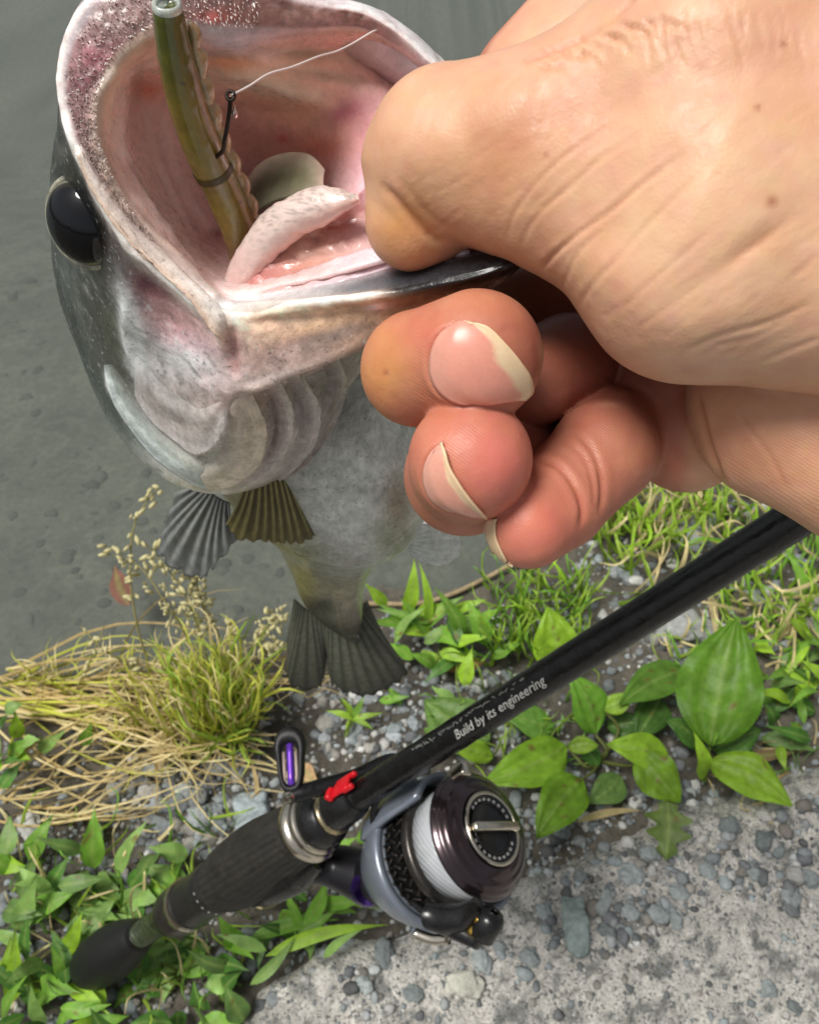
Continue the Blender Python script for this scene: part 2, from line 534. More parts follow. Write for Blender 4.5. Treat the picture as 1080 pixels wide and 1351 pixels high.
bank = [(330, 880), (420, 830), (500, 790), (640, 790), (740, 700), (860, 640), (1100, 640), (1150, 1020), (950, 1050), (800, 1080), (650, 1150), (500, 1230), (300, 1300), (180, 1380), (-60, 1380), (-60, 960), (130, 930)]
gravel('gravel', [(bank, 3400, 3.0, 12), ([(420, 880), (560, 870), (700, 880), (690, 980), (560, 1010), (430, 1000)], 380, 4, 13), ([(170, 990), (310, 980), (360, 1050), (330, 1130), (180, 1130)], 260, 4, 15), ([(640, 1120), (700, 1060), (800, 1050), (930, 1030), (940, 1060), (850, 1080), (780, 1110), (700, 1160)], 330, 3, 12), ([(800, 660), (1080, 660), (1080, 860), (820, 900), (740, 800)], 420, 4, 16)], 5, 'loose grey gravel strewn over the muddy river bank')
gravel('gravel_on_concrete', [([(695, 1150), (760, 1120), (840, 1115), (930, 1110), (1000, 1080), (1090, 1040), (1090, 1230), (980, 1200), (930, 1190), (890, 1240), (800, 1270), (720, 1265)], 560, 2.5, 13), ([(380, 1270), (560, 1220), (700, 1190), (700, 1300), (600, 1351), (330, 1351)], 150, 2, 11), ([(330, 1351), (720, 1270), (1090, 1220), (1090, 1400), (330, 1400)], 300, 1.2, 7)], 6, 'dark grey chippings caught in hollows of the concrete')
bedr = np.random.default_rng(9); BV = []; BF = []; BC = []; nb = 0
for _ in range(340):
    x, y = bedr.uniform(-120, 700), bedr.uniform(150, 900)
    g = G(x, y, WL - 0.02)
    if sdist(g[None, :2], shore, landpoly)[0] > -0.015: continue
    s = bedr.uniform(0.003, 0.011)
    v = shapes[bedr.integers(len(shapes))] * s * bedr.uniform(0.6, 1.2, 3) * (1, 1, 0.5) + (g[0], g[1], float(land_z(g[0], g[1])[0]))
    BV.append(v); BF.append(IF + nb); nb += len(v); BC.append(np.tile(alb(130, 128, 116, 0.7) * bedr.uniform(0.35, 0.95), (len(v), 1)))
o = put('riverbed_stones', np.vstack(BV), np.vstack(BF), stone_m, cols=np.vstack(BC), origin=np.zeros(3))
tag(o, 'dim stones on the river bed seen through the grey water', 'stones', kind='stuff')
# single stones one can pick out
big = [rock_shape(IV3, 300 + i, 0.55, 1.0) for i in range(8)]
def stone(px, py, wpx, hpx, col, label, group=None, name='stone', flat=0.6, seed=None, cat='stone'):
    g = GS(px, py); d = W2C(g)[2]; r = np.random.default_rng(int(px * 7 + py))
    a, b = wpx * d / FPX, hpx * d / FPX
    v = big[int(px + py) % len(big)]
    th = r.uniform(-0.5, 0.5); R2 = np.array([[math.cos(th), -math.sin(th), 0], [math.sin(th), math.cos(th), 0], [0, 0, 1]])
    v = (v * (a, b, min(a, b) * flat)) @ R2.T
    v = v + g + (0, 0, min(a, b) * flat * 0.35)
    c = alb(*col, 0.72) * (1 + 0.25 * fbm(v[:, 0] * 150, v[:, 1] * 150, v[:, 2] * 150, 3, int(px)))[:, None]
    o = put(name, v, IF3, stone_m, cols=np.clip(c, 0.01, 0.85))
    return tag(o, label, cat, group)
stone(333, 1086, 36, 40, (172, 184, 188), 'pale blue-grey slab of rock beside the rod grip')
stone(285, 1013, 18, 15, (160, 166, 168), 'round grey pebble beside the dry straw on the bank')
stone(757, 1222, 27, 36, (146, 160, 156), 'large greenish grey stone among the chippings on the concrete')
stone(610, 1302, 26, 20, (196, 196, 182), 'pale beige angular stone under the reel handle arm', None)
stone(905, 702, 30, 26, (172, 176, 176), 'pale grey boulder under the bent grass behind the rod')
stone(900, 836, 40, 30, (170, 172, 170), 'rounded light grey rock between the rod and the big leaf')
stone(40, 1092, 24, 18, (196, 196, 190), 'whitish stone lying among the dry straw and leaves')
stone(566, 684, 26, 14, (206, 200, 202), 'pale stone at the water line behind the little finger')
def nearest(px, py, marks):
    return min(marks, key=lambda m: math.hypot(m[0] - px, m[1] - py))[2]
GB = 'pebbles picked out of the bank gravel'
bank_marks = [(333, 1086, 'near the pale rock slab by the rod grip'), (200, 1060, 'between the dry straw and the pointed leaves'), (465, 945, 'round the tiny star-shaped seedling'), (640, 925, 'under the brown dead leaf beside the rod'), (520, 985, 'between the reel handle and the rod lettering'), (900, 836, 'near the rounded light grey rock behind the rod'), (905, 702, 'near the pale boulder in the grass')]
for q in ((228, 1062, 20, 13), (262, 1082, 17, 19), (284, 1070, 13, 12), (212, 1092, 17, 13), (247, 1046, 16, 13), (205, 1062, 12, 10), (440, 952, 12, 10), (470, 965, 13, 15), (520, 972, 12, 9), (515, 1000, 13, 9), (430, 975, 10, 9), (545, 955, 9, 11), (640, 925, 10, 9), (660, 940, 11, 8), (720, 890, 12, 9), (280, 1130, 14, 10), (960, 740, 16, 12), (1010, 700, 14, 11), (940, 690, 18, 14), (830, 760, 20, 16), (1000, 790, 18, 13), (860, 690, 14, 10), (1050, 740, 15, 11)):
    stone(*q, tuple(int(a + (q[0] * 13 + q[1] * 7) % 46 - 20) for a in (156, 163, 166)), 'small blue-grey pebble ' + nearest(q[0], q[1], bank_marks), GB)
GC = 'larger chippings on the concrete'
slab_marks = [(757, 1222, 'beside the large greenish stone'), (860, 1140, 'below the drooping lobed leaf'), (610, 1302, 'near the pale beige angular stone'), (1020, 1320, 'alone on bare smooth patch'), (1030, 1140, 'below the shoe and weeds'), (480, 1255, 'at the foot of the arching leaves'), (870, 1210, 'in the middle of the chippings hollow')]
for q in ((797, 1190, 14, 18), (831, 1152, 16, 14), (833, 1204, 14, 12), (856, 1128, 14, 12), (870, 1207, 17, 13), (888, 1212, 13, 14), (1013, 1308, 14, 12), (1046, 1330, 10, 9), (634, 1270, 13, 18), (506, 1262, 13, 24), (456, 1247, 18, 10), (895, 1176, 12, 10), (765, 1158, 12, 9), (800, 1228, 12, 10), (720, 1205, 14, 12), (1005, 1110, 16, 13), (1025, 1122, 12, 12), (1045, 1185, 18, 14), (990, 1150, 12, 12), (700, 1265, 16, 12), (660, 1250, 12, 10), (935, 1150, 14, 12), (545, 1310, 12, 10), (480, 1300, 13, 11), (1070, 1160, 15, 13), (960, 1090, 15, 12)):
    stone(*q, tuple(int(a + (q[0] * 13 + q[1] * 7) % 56 - 26) for a in (140, 148, 147)), 'grey angular chipping on concrete ' + nearest(q[0], q[1], slab_marks), GC)
# ================================================================== PLANTS
def leaf_material(name, rough=0.42):
    m = material(name, attr='Col', rough=rough, spec=0.35, var=0.14, vscale=260, bump=[('noise', 320, 0.35, 0.0012, None), ('noise', 1400, 0.3, 0.0004, None)])
    nt = m.node_tree; b = nt.nodes['Principled BSDF']; out = nt.nodes['Material Output']
    tl = nt.nodes.new('ShaderNodeBsdfTranslucent'); mx = nt.nodes.new('ShaderNodeMixShader'); mx.inputs[0].default_value = 0.32
    a = nt.nodes.new('ShaderNodeAttribute'); a.attribute_name = 'Col'
    nt.links.new(a.outputs['Color'], tl.inputs[0]); nt.links.new(b.outputs[0], mx.inputs[1]); nt.links.new(tl.outputs[0], mx.inputs[2]); nt.links.new(mx.outputs[0], out.inputs[0])
    return m
leafm = leaf_material('leaf')
grassm = leaf_material('grass_blade', 0.5)
lrng = np.random.default_rng(12)
def leaf_geo(base, tip, width, nrm, kind='ovate', fold=0.12, arch=0.10, col=(96, 150, 40), nt=14, ns=9, holes=False):
    base, tip = np.array(base), np.array(tip); ax = tip - base; Ln = np.linalg.norm(ax); a = ax / Ln
    nrm = nrm - a * (nrm @ a); nrm /= np.linalg.norm(nrm); side = np.cross(a, nrm)
    t = np.linspace(0, 1, nt)[:, None]; s = np.linspace(-1, 1, ns)[None, :]
    if kind == 'ovate': w = np.sin(np.pi * np.clip(t, 0, 1) ** 0.78) ** 0.85
    elif kind == 'lobed': w = np.sin(np.pi * t ** 0.7) ** 0.8 * (0.72 + 0.28 * np.cos(t * 22))
    else: w = np.sin(np.pi * t ** 0.72) ** 1.05 * (1 - 0.25 * t)
    w = np.maximum(w, 0.03)
    ph = lrng.uniform(0, 6.28); wob = lrng.uniform(-0.07, 0.07)
    y = s * w * width / 2
    edge = np.abs(s) ** 2
    z = fold * np.abs(y) + arch * Ln * np.sin(np.pi * t) * lrng.uniform(0.5, 1.2) - arch * 0.5 * Ln * t ** 2 + 0.05 * width * edge * np.sin(t * lrng.uniform(9, 15) + ph + s)
    rip = np.cos(s * np.pi * 3.0) if kind == 'ovate' else np.cos(s * np.pi * 1.5)
    z = z + rip * width * (0.024 if kind == 'ovate' else 0.010)
    if kind == 'ovate':                                            # blistered surface between cross veins
        z = z + 0.017 * width * np.sin(t * 34 - np.abs(s) * 7 + ph) * (1 - edge)
    x = t * Ln + 0 * s
    y = y + wob * Ln * np.sin(np.pi * t)
    V = base + x[..., None] * a + y[..., None] * side + z[..., None] * nrm
    c = np.tile(lin(col) * (0.74 if kind == 'ovate' else 0.86), (nt, ns, 1)) * lrng.uniform(0.7, 1.2)
    rib = np.exp(-(s / 0.10) ** 2) + (0.45 * np.exp(-((np.abs(s) - 0.36) / 0.07) ** 2) + 0.35 * np.exp(-((np.abs(s) - 0.68) / 0.06) ** 2) if kind == 'ovate' else 0)
    c = c + (0.42 * rib + 0 * t)[..., None] * (lin((190, 214, 120)) * 0.62 - c)
    nz_ = fbm(V[..., 0].ravel() * 140, V[..., 1].ravel() * 140, V[..., 2].ravel() * 140, 3, 14).reshape(nt, ns)
    c = c * (1 + 0.45 * nz_)[..., None]
    spot = vnoise(V[..., 0].ravel() * 300, V[..., 1].ravel() * 300, V[..., 2].ravel() * 300, 15).reshape(nt, ns)
    c = np.where((spot > 0.9)[..., None], lin((150, 130, 70)) * 0.55, c)
    return V.reshape(-1, 3), grid_faces(nt, ns), np.clip(c.reshape(-1, 3), 0.005, 0.8)
def leaf(parent, b, t, wpx, zb, zt, kind='lance', col=(96, 150, 40), tilt=None, **kw):
    if math.hypot((b[0] + t[0]) / 2 - 190, ((b[1] + t[1]) / 2 - 1240)) < 90: zb, zt = zb * 0.35, zt * 0.35
    B_ = G(b[0], b[1], zb); T_ = G(t[0], t[1], zt)
    d = W2C((B_ + T_) / 2)[2]
    tc = CAM - (B_ + T_) / 2; tc /= np.linalg.norm(tc)
    n = np.array([0, 0, 0.7]) + 0.7 * tc + lrng.normal(0, 0.22, 3) if tilt is None else np.array(tilt, float)
    v, f, c = leaf_geo(B_, T_, wpx * d / FPX, n, kind, col=col, **kw)
    return put('leaf', v, f, leafm, parent, cols=c)
def stem(parent, pts, r, col=(120, 150, 60), name='stem'):
    p = catmull(np.array([G(x, y, z) for x, y, z in pts]), 8)
    v, f = tube(p, np.linspace(r, r * 0.55, len(p)), 7)
    return put(name, v, f, grassm, parent, cols=np.tile(lin(col) * 0.6, (len(v), 1)))
YG, MG, DG, PG, DU = (158, 200, 58), (126, 176, 64), (84, 130, 54), (148, 188, 100), (110, 144, 76)
def plant(name, px, py, label, cat, group=None):
    return tag(thing(name, GS(px, py)), label, cat, group)
# broad-leaved plant to the right
pl = plant('broadleaf_plant', 935, 990, 'broad-leaved green weed with one big upright leaf at the concrete edge', 'plant')
for b, t, w, zb, zt, k, c in (((936, 984), (972, 816), 108, 0.03, 0.075, 'ovate', (118, 172, 48)), ((936, 1004), (1046, 1062), 60, 0.03, 0.035, 'ovate', (150, 194, 50)), ((925, 1028), (916, 966), 26, 0.015, 0.05, 'lance', YG),
                              ((940, 990), (1004, 962), 44, 0.015, 0.03, 'ovate', DG), ((1003, 974), (1078, 992), 26, 0.012, 0.015, 'lance', DU), ((925, 985), (880, 950), 36, 0.012, 0.03, 'ovate', DG), ((945, 985), (1000, 1000), 30, 0.01, 0.02, 'ovate', DG)):
    leaf(pl, b, t, w, zb, zt, k, c, nt=22, ns=17)
stem(pl, [(928, 1030, 0.005), (932, 1005, 0.02), (936, 984, 0.03)], 0.0022)
pl = plant('broadleaf_plant', 790, 1000, 'spreading broad-leaved weed with many bright leaves under the rod', 'plant')
for b, t, w, zb, zt, k, c in (((784, 968), (754, 888), 54, 0.02, 0.05, 'ovate', (120, 176, 56)), ((795, 936), (836, 916), 27, 0.03, 0.04, 'ovate', YG), ((906, 884), (820, 926), 52, 0.02, 0.045, 'ovate', (116, 166, 60)), ((747, 984), (638, 1032), 62, 0.025, 0.04, 'ovate', (142, 188, 50)),
                              ((750, 986), (790, 984), 23, 0.03, 0.035, 'ovate', YG), ((768, 1028), (710, 1104), 62, 0.03, 0.04, 'ovate', (134, 184, 46)), ((882, 1004), (802, 982), 46, 0.03, 0.045, 'ovate', (156, 200, 54)), ((842, 992), (898, 1060), 58, 0.04, 0.03, 'ovate', (146, 194, 50)),
                              ((818, 1024), (778, 1058), 42, 0.012, 0.02, 'ovate', DU), ((872, 922), (838, 978), 46, 0.01, 0.02, 'ovate', DG), ((730, 962), (664, 940), 42, 0.015, 0.03, 'ovate', (120, 170, 70)), ((650, 1000), (592, 984), 30, 0.015, 0.03, 'ovate', YG), ((800, 960), (850, 950), 34, 0.01, 0.02, 'ovate', DG), ((790, 1010), (760, 970), 26, 0.01, 0.02, 'lance', DG)):
    leaf(pl, b, t, w, zb, zt, k, c, nt=22, ns=15)
for q in ([(790, 1005, 0), (800, 990, 0.015), (784, 968, 0.02)], [(790, 1005, 0), (815, 960, 0.02), (795, 936, 0.03)], [(790, 1005, 0), (770, 1010, 0.02), (747, 984, 0.025)], [(790, 1005, 0), (780, 1020, 0.02), (768, 1028, 0.03)], [(790, 1005, 0), (830, 1010, 0.02), (882, 1004, 0.03)]):
    stem(pl, q, 0.0016, (150, 160, 90))
pl = plant('withered_leaf_plant', 880, 1058, 'limp lobed leaf drooping over the edge of the concrete', 'plant')
leaf(pl, (880, 1058), (878, 1136), 66, 0.036, 0.028, 'lobed', (112, 136, 66), nt=24, ns=13)
pl = plant('broadleaf_plant', 735, 880, 'single glossy yellow-green oval leaf standing behind the rod', 'plant')
leaf(pl, (737, 884), (724, 803), 62, 0.02, 0.06, 'ovate', (156, 200, 50), nt=22, ns=15)
stem(pl, [(742, 900, 0), (740, 892, 0.01), (737, 884, 0.02)], 0.0016)
pl = plant('broadleaf_plant', 645, 975, 'large dull pale green leaf lying flat beside the rod lettering', 'plant')
leaf(pl, (645, 978), (560, 922), 78, 0.012, 0.02, 'ovate', (128, 168, 84), nt=22, ns=15)
leaf(pl, (600, 985), (560, 960), 40, 0.010, 0.015, 'ovate', (124, 170, 70), nt=18, ns=11)
# narrow-leaved weeds
def weed(px, py, label, leaves, extra=0, spread=60, group=None, cols=(MG, YG, DG, PG), zmax=0.05, wr=(14, 30), lr=(40, 75), up=0.4):
    p = plant('narrow_leaf_weed', px, py, label, 'plant', group)
    for b, t, w, zb, zt, c in leaves:
        leaf(p, b, t, w, zb, zt, 'lance', c, nt=12, ns=7)
    for k in range(extra):
        bx, by = px + lrng.normal(0, spread * 0.5), py + lrng.normal(0, spread * 0.4)
        a = lrng.uniform(0, 6.28); l = lrng.uniform(*lr)
        zb = lrng.uniform(0.004, zmax * 0.6)
        leaf(p, (bx, by), (bx + l * math.cos(a), by + l * math.sin(a) * 0.8 - l * up * 0.5), lrng.uniform(*wr), zb, zb + lrng.uniform(0.0, zmax * 0.6), 'lance', cols[lrng.integers(len(cols))], nt=12, ns=7)
    for k in range(max(3, (len(leaves) + extra) // 5)):
        a = lrng.uniform(0, 6.28)
        stem(p, [(px, py, 0.0), (px + 14 * math.cos(a), py + 12 * math.sin(a), 0.015), (px + 34 * math.cos(a), py + 28 * math.sin(a), 0.022)], 0.0011, (130, 150, 70))
    return p
weed(580, 850, 'leafy green weed at the water edge right of the tail fin', [((612, 842), (574, 776), 22, .02, .06, MG), ((562, 832), (553, 742), 15, .02, .07, YG), ((535, 812), (546, 738), 22, .02, .06, YG), ((510, 800), (482, 770), 18, .01, .03, YG), ((545, 840), (500, 796), 20, .02, .04, MG), ((572, 832), (522, 836), 18, .02, .03, YG), ((590, 852), (645, 838), 20, .02, .04, YG),
      ((612, 905), (622, 856), 24, .03, .05, YG), ((560, 850), (592, 822), 18, .02, .03, PG), ((575, 880), (540, 862), 20, .01, .03, MG), ((600, 870), (560, 900), 18, .02, .02, DG), ((625, 830), (660, 800), 20, .02, .04, MG), ((590, 812), (640, 790), 18, .02, .04, YG), ((520, 850), (560, 800), 16, .02, .05, PG), ((545, 870), (505, 850), 20, .01, .02, MG), ((600, 930), (570, 905), 22, .01, .02, PG), ((650, 870), (690, 845), 18, .01, .02, MG), ((640, 850), (632, 806), 16, .02, .05, YG)], 16, 60, None, zmax=0.05)
weed(90, 1190, 'clump of pointed green leaves beside the dry straw', [((20, 1230), (46, 1158), 32, .01, .05, PG), ((34, 1212), (102, 1174), 36, .01, .03, MG), ((90, 1246), (154, 1184), 42, .02, .045, PG), ((124, 1146), (125, 1070), 34, .01, .04, MG), ((154, 1157), (191, 1083), 25, .02, .05, PG), ((204, 1192), (244, 1132), 38, .02, .04, MG), ((38, 1136), (68, 1076), 30, .01, .03, MG), ((-4, 1130), (40, 1146), 28, .01, .02, YG), ((248, 1130), (196, 1118), 28, .02, .035, PG),
      ((170, 1170), (200, 1130), 24, .02, .03, DG), ((150, 1200), (120, 1165), 30, .01, .02, DG), ((186, 1215), (170, 1170), 28, .01, .03, DG), ((60, 1180), (90, 1130), 24, .01, .03, DG)], 26, 110, None, cols=(MG, PG, DG, DU), lr=(40, 70), wr=(18, 34))
weed(240, 1285, 'clump of pointed green leaves under the rod butt', [((184, 1270), (256, 1238), 23, .02, .03, PG), ((238, 1262), (284, 1286), 40, .02, .02, MG), ((206, 1268), (194, 1322), 30, .025, .02, MG), ((236, 1266), (214, 1324), 28, .025, .02, PG), ((325, 1247), (288, 1208), 27, .01, .04, MG), ((270, 1334), (254, 1298), 33, .01, .03, DG), ((322, 1348), (298, 1302), 36, .01, .03, DU), ((290, 1320), (318, 1282), 28, .01, .03, DG), ((180, 1300), (150, 1330), 24, .01, .02, MG)], 24, 90, None, cols=(MG, PG, DG, DU), lr=(36, 66), wr=(18, 34))
weed(50, 1310, 'upright long-leaved weed beside the black butt cap', [((88, 1300), (142, 1338), 22, .02, .03, YG), ((84, 1296), (66, 1246), 17, .02, .05, MG), ((14, 1322), (18, 1232), 27, .01, .06, YG), ((38, 1332), (84, 1308), 23, .01, .03, MG), ((128, 1332), (136, 1294), 25, .01, .03, YG), ((5, 1350), (30, 1290), 22, .01, .05, MG), ((60, 1351), (40, 1300), 20, .01, .04, PG), ((110, 1351), (170, 1340), 24, .02, .02, MG), ((0, 1290), (30, 1250), 20, .02, .03, YG)], 22, 75, None, cols=(MG, YG, PG, DG), lr=(50, 85), wr=(16, 28))
weed(400, 1215, 'long arching leaves in the shade under the reel foot', [((330, 1238), (446, 1212), 22, .02, .025, MG), ((350, 1262), (510, 1222), 20, .02, .03, YG), ((300, 1180), (400, 1176), 24, .02, .03, MG), ((330, 1300), (390, 1236), 17, .02, .03, PG), ((420, 1190), (470, 1205), 22, .02, .02, MG), ((360, 1215), (340, 1280), 22, .02, .02, DG), ((450, 1175), (500, 1200), 20, .02, .03, YG), ((430, 1140), (470, 1105), 24, .01, .03, MG), ((470, 1110), (520, 1080), 22, .01, .03, MG)], 14, 60, None, cols=(MG, DG, PG), lr=(40, 70), wr=(14, 24))
weed(1050, 900, 'mixed low weeds between the big leaf and the shoe', [((1060, 790), (1040, 730), 18, .01, .04, MG), ((1070, 850), (1030, 810), 20, .01, .04, YG), ((1040, 880), (1075, 840), 22, .01, .03, MG), ((1075, 940), (1030, 920), 24, .01, .02, DG), ((1020, 940), (1050, 905), 22, .01, .02, DG)], 34, 110, None, cols=(MG, YG, DG, DU), lr=(30, 60), wr=(10, 22))
weed(30, 990, 'small green weed among the dry straw by the water', [((10, 1000), (45, 975), 24, .01, .03, MG), ((50, 990), (85, 965), 20, .01, .03, PG), ((110, 985), (120, 955), 20, .01, .03, MG), ((0, 1040), (28, 1005), 24, .01, .02, DG)], 12, 70, None, lr=(24, 44), wr=(12, 22))
weed(465, 945, 'tiny star-shaped seedling on the open gravel', [((465, 948), (430, 938), 10, .01, .014, YG), ((465, 948), (505, 940), 9, .01, .014, YG), ((465, 948), (455, 972), 9, .01, .01, YG), ((465, 946), (480, 918), 10, .01, .02, MG), ((465, 946), (450, 920), 10, .01, .02, YG), ((465, 948), (492, 962), 9, .01, .01, YG), ((500, 925), (540, 918), 14, .01, .02, MG), ((530, 930), (510, 905), 14, .01, .02, MG)], 0)
# grass
def blades(regions, seed):
    """regions: (base px x0, x1, y0, y1, n, length range px, lean (dx, dy), spread, width px, colours, height m)"""
    r = np.random.default_rng(seed); V = []; Fs = []; Cs = []; n = 0
    for x0, x1, y0, y1, cnt, (l0, l1), (lx, ly), spd, wpx, cols, hz in regions:
        for _ in range(cnt):
            bx, by = r.uniform(x0, x1), r.uniform(y0, y1)
            l = r.uniform(l0, l1); dx, dy = lx + r.normal(0, spd), ly + r.normal(0, spd)
            m = math.hypot(dx, dy) + 1e-6; dx, dy = dx / m * l, dy / m * l
            h = hz * r.uniform(0.3, 1.0); k = r.uniform(-0.25, 0.25)
            p0 = G(bx, by, 0.0); z0 = float(land_z(p0[0], p0[1])[0])
            pts = np.array([G(bx, by, max(z0, WL)), G(bx + dx * 0.45 - dy * k, by + dy * 0.45 + dx * k, h * 0.75), G(bx + dx * 0.8 - dy * k, by + dy * 0.8 + dx * k, h), G(bx + dx, by + dy, h * r.uniform(0.7, 1.0))])
            c = catmull(pts, 3); d = W2C(c[0])[2]
            tcm = CAM - c.mean(0); t = np.gradient(c, axis=0); s = np.cross(t, tcm + r.normal(0, 0.25, 3)); s /= np.linalg.norm(s, axis=1)[:, None]
            w = wpx * r.uniform(0.6, 1.2) * d / FPX * 0.5 * np.linspace(1, 0.12, len(c))[:, None]
            nn = np.cross(s, t); nn /= np.linalg.norm(nn, axis=1)[:, None] + 1e-9
            v = np.stack([c - s * w, c + nn * w * 0.35, c + s * w], 1).reshape(-1, 3)
            V.append(v); Fs.append(grid_faces(len(c), 3) + n); n += len(v)
            col = lin(cols[r.integers(len(cols))]) * 0.9 * r.uniform(0.7, 1.2)
            Cs.append(np.tile(col, (len(v), 1)))
    return np.vstack(V), np.vstack(Fs), np.clip(np.vstack(Cs), 0.005, 0.8)
GY, GG, ST, ST2 = (200, 204, 84), (156, 186, 70), (232, 214, 158), (206, 182, 124)
v, f, c = blades([(255, 330, 900, 985, 200, (40, 115), (-0.15, -1.0), 0.45, 5, (GY, GG, GY, ST), 0.10), (270, 325, 930, 990, 90, (30, 70), (0.5, -0.5), 0.6, 5, (GG, GY), 0.06), (180, 300, 900, 985, 90, (40, 90), (-0.6, -0.7), 0.4, 4, (GY, ST), 0.07)], 31)
tuft = plant('grass_tuft', 300, 970, 'yellow-green grass tuft with seed heads at the water edge', 'grass')
o = put('blades', v, f, grassm, tuft, cols=c); o['kind'] = 'stuff'
# seed stalks of the tuft
seedV, seedF = ico(1)
def seedhead(parent, pts, r, n, spread, col=(206, 196, 128), scol=(232, 224, 172), start=0.35):
    p = catmull(np.array([G(x, y, z) for x, y, z in pts]), 10)
    v, f = tube(p, np.linspace(r, r * 0.4, len(p)), 6)
    o = put('seed_stalk', v, f, grassm, parent, cols=np.tile(lin(col) * 0.6, (len(v), 1)))
    V = []; Fs = []; k = 0
    t = np.gradient(p, axis=0)
    for _ in range(int(n * 1.5)):
        i = int(lrng.uniform(start, 1) * (len(p) - 1)); q = p[i] + lrng.normal(0, spread, 3)
        R_ = rotm(lrng); sc = np.array([0.0040, 0.0016, 0.0016]) * lrng.uniform(0.6, 1.2)
        dd = t[i] / np.linalg.norm(t[i]); 
        vv = (seedV * sc) @ R_.T + q
        V.append(vv); Fs.append(seedF + k); k += len(vv)
    s = put('seeds', np.vstack(V), np.vstack(Fs), grassm, o, cols=np.tile(lin(scol) * 0.85, (k, 1)))
    s['kind'] = 'stuff'
for pts, n, sp in (([(262, 900, 0), (250, 850, 0.04), (215, 790, 0.08), (180, 745, 0.10), (135, 728, 0.11)], 26, 0.004), ([(280, 900, 0), (262, 830, 0.05), (235, 770, 0.09), (190, 715, 0.12)], 34, 0.005), ([(285, 890, 0), (270, 810, 0.05), (250, 750, 0.09), (228, 722, 0.11)], 26, 0.004), ([(296, 880, 0), (285, 830, 0.04), (262, 785, 0.07), (246, 752, 0.08)], 20, 0.003),
                   ([(205, 900, 0), (182, 830, 0.05), (172, 740, 0.10), (182, 680, 0.13), (208, 644, 0.14)], 16, 0.003), ([(320, 880, 0), (335, 850, 0.03), (352, 825, 0.05), (374, 812, 0.055)], 40, 0.0035), ([(330, 880, 0), (350, 858, 0.03), (372, 845, 0.04)], 26, 0.003), ([(310, 900, 0), (308, 850, 0.04), (302, 815, 0.06)], 14, 0.003), ([(230, 920, 0), (180, 880, 0.03), (140, 860, 0.05), (105, 825, 0.06)], 8, 0.002), ([(90, 930, 0), (115, 880, 0.04), (138, 825, 0.07)], 4, 0.001)):
    seedhead(tuft, pts, 0.0010, n, sp)
v, f, c = blades([(-30, 60, 880, 960, 46, (120, 300), (1, 0.12), 0.16, 4.5, (ST, ST2, GY), 0.03), (60, 300, 900, 1010, 90, (60, 170), (1, -0.1), 0.5, 4, (ST, ST2, ST), 0.03), (-30, 120, 1000, 1090, 34, (90, 260), (1, -0.35), 0.12, 4.5, (ST, ST2), 0.03), (200, 340, 1000, 1100, 14, (30, 80), (0.4, -1), 0.7, 4, (ST, ST2), 0.02), (140, 300, 930, 1000, 60, (30, 80), (0.2, -0.6), 0.8, 4, (GY, ST, ST2), 0.03), (30, 200, 880, 950, 60, (30, 70), (0.3, -0.6), 0.8, 4, (GY, ST), 0.04), (360, 470, 860, 900, 18, (40, 90), (-1, 0.3), 0.4, 4, (ST2, ST), 0.01)], 33)
o = put('dry_straw', v, f, grassm, cols=c, origin=np.zeros(3)); tag(o, 'pale dry straw lying over the bank by the water', 'straw', kind='stuff')
v, f, c = blades([(640, 780, 760, 880, 150, (25, 75), (0.0, -1), 0.7, 5, (GG, YG, MG), 0.05), (780, 960, 650, 720, 120, (30, 80), (0.1, -0.8), 0.8, 6, (YG, GG, ST, GG), 0.05), (800, 900, 690, 800, 50, (40, 100), (0.2, -1), 0.6, 6, (YG, GG, ST), 0.06), (960, 1100, 650, 860, 170, (30, 80), (-0.2, -0.8), 0.8, 6, (YG, GG, MG, ST), 0.05), (880, 1090, 830, 900, 60, (20, 60), (0, -0.7), 0.9, 5, (GG, ST, MG), 0.03), (940, 1090, 980, 1080, 50, (20, 60), (0, -0.3), 1.0, 4, (ST2, ST, DU), 0.02), (560, 760, 900, 1010, 50, (20, 60), (0, -0.5), 0.9, 4, (GG, MG), 0.03), (0, 330, 1080, 1330, 130, (25, 70), (0, -0.6), 0.9, 5, (GG, MG, ST, DU), 0.04)], 35)
o = put('grass', v, f, grassm, cols=c, origin=np.zeros(3)); tag(o, 'thin green grass growing through the gravel bank', 'grass', kind='stuff')
# a bare stick and dead leaves on the bank
v, f = tube(catmull(np.array([GS(480, 800, 0.004), GS(560, 800, 0.006), GS(640, 768, 0.006), GS(700, 738, 0.012)]), 8), 0.0022, 8)
tag(put('dry_stem', v, f, material('dry_stem', alb(170, 150, 116), rough=0.8, var=0.25, vscale=200)), 'pale dry stem lying along the water edge', 'twig')
dead = leaf_material('dead_leaf', 0.7)
def deadleaf(b, t, wpx, label, group=None, col=(190, 150, 104)):
    p = plant('dead_leaf', *b, label, 'dead leaf', group)
    o = leaf(p, b, t, wpx, 0.008, 0.010, 'lance', col, nt=10, ns=5); o.name = 'blade'; o.data.materials[0] = dead
deadleaf((212, 965), (205, 1025), 20, 'flat tan dead leaf standing in the dry straw', col=(206, 178, 130))
deadleaf((395, 1010), (420, 1040), 26, 'curled brown dead leaf behind the reel handle arm', col=(196, 160, 120))
deadleaf((340, 1060), (330, 1000), 7, 'broken tan straw piece above the pale rock', col=(206, 176, 130))
deadleaf((640, 870), (575, 885), 14, 'brown dead leaf under the narrow green weed', col=(150, 104, 66))
deadleaf((935, 780), (945, 850), 12, 'flat pale dead blade behind the rod', col=(214, 190, 150))
deadleaf((955, 1000), (1060, 990), 18, 'shrivelled brown dead leaf near the shoe', col=(150, 126, 90))
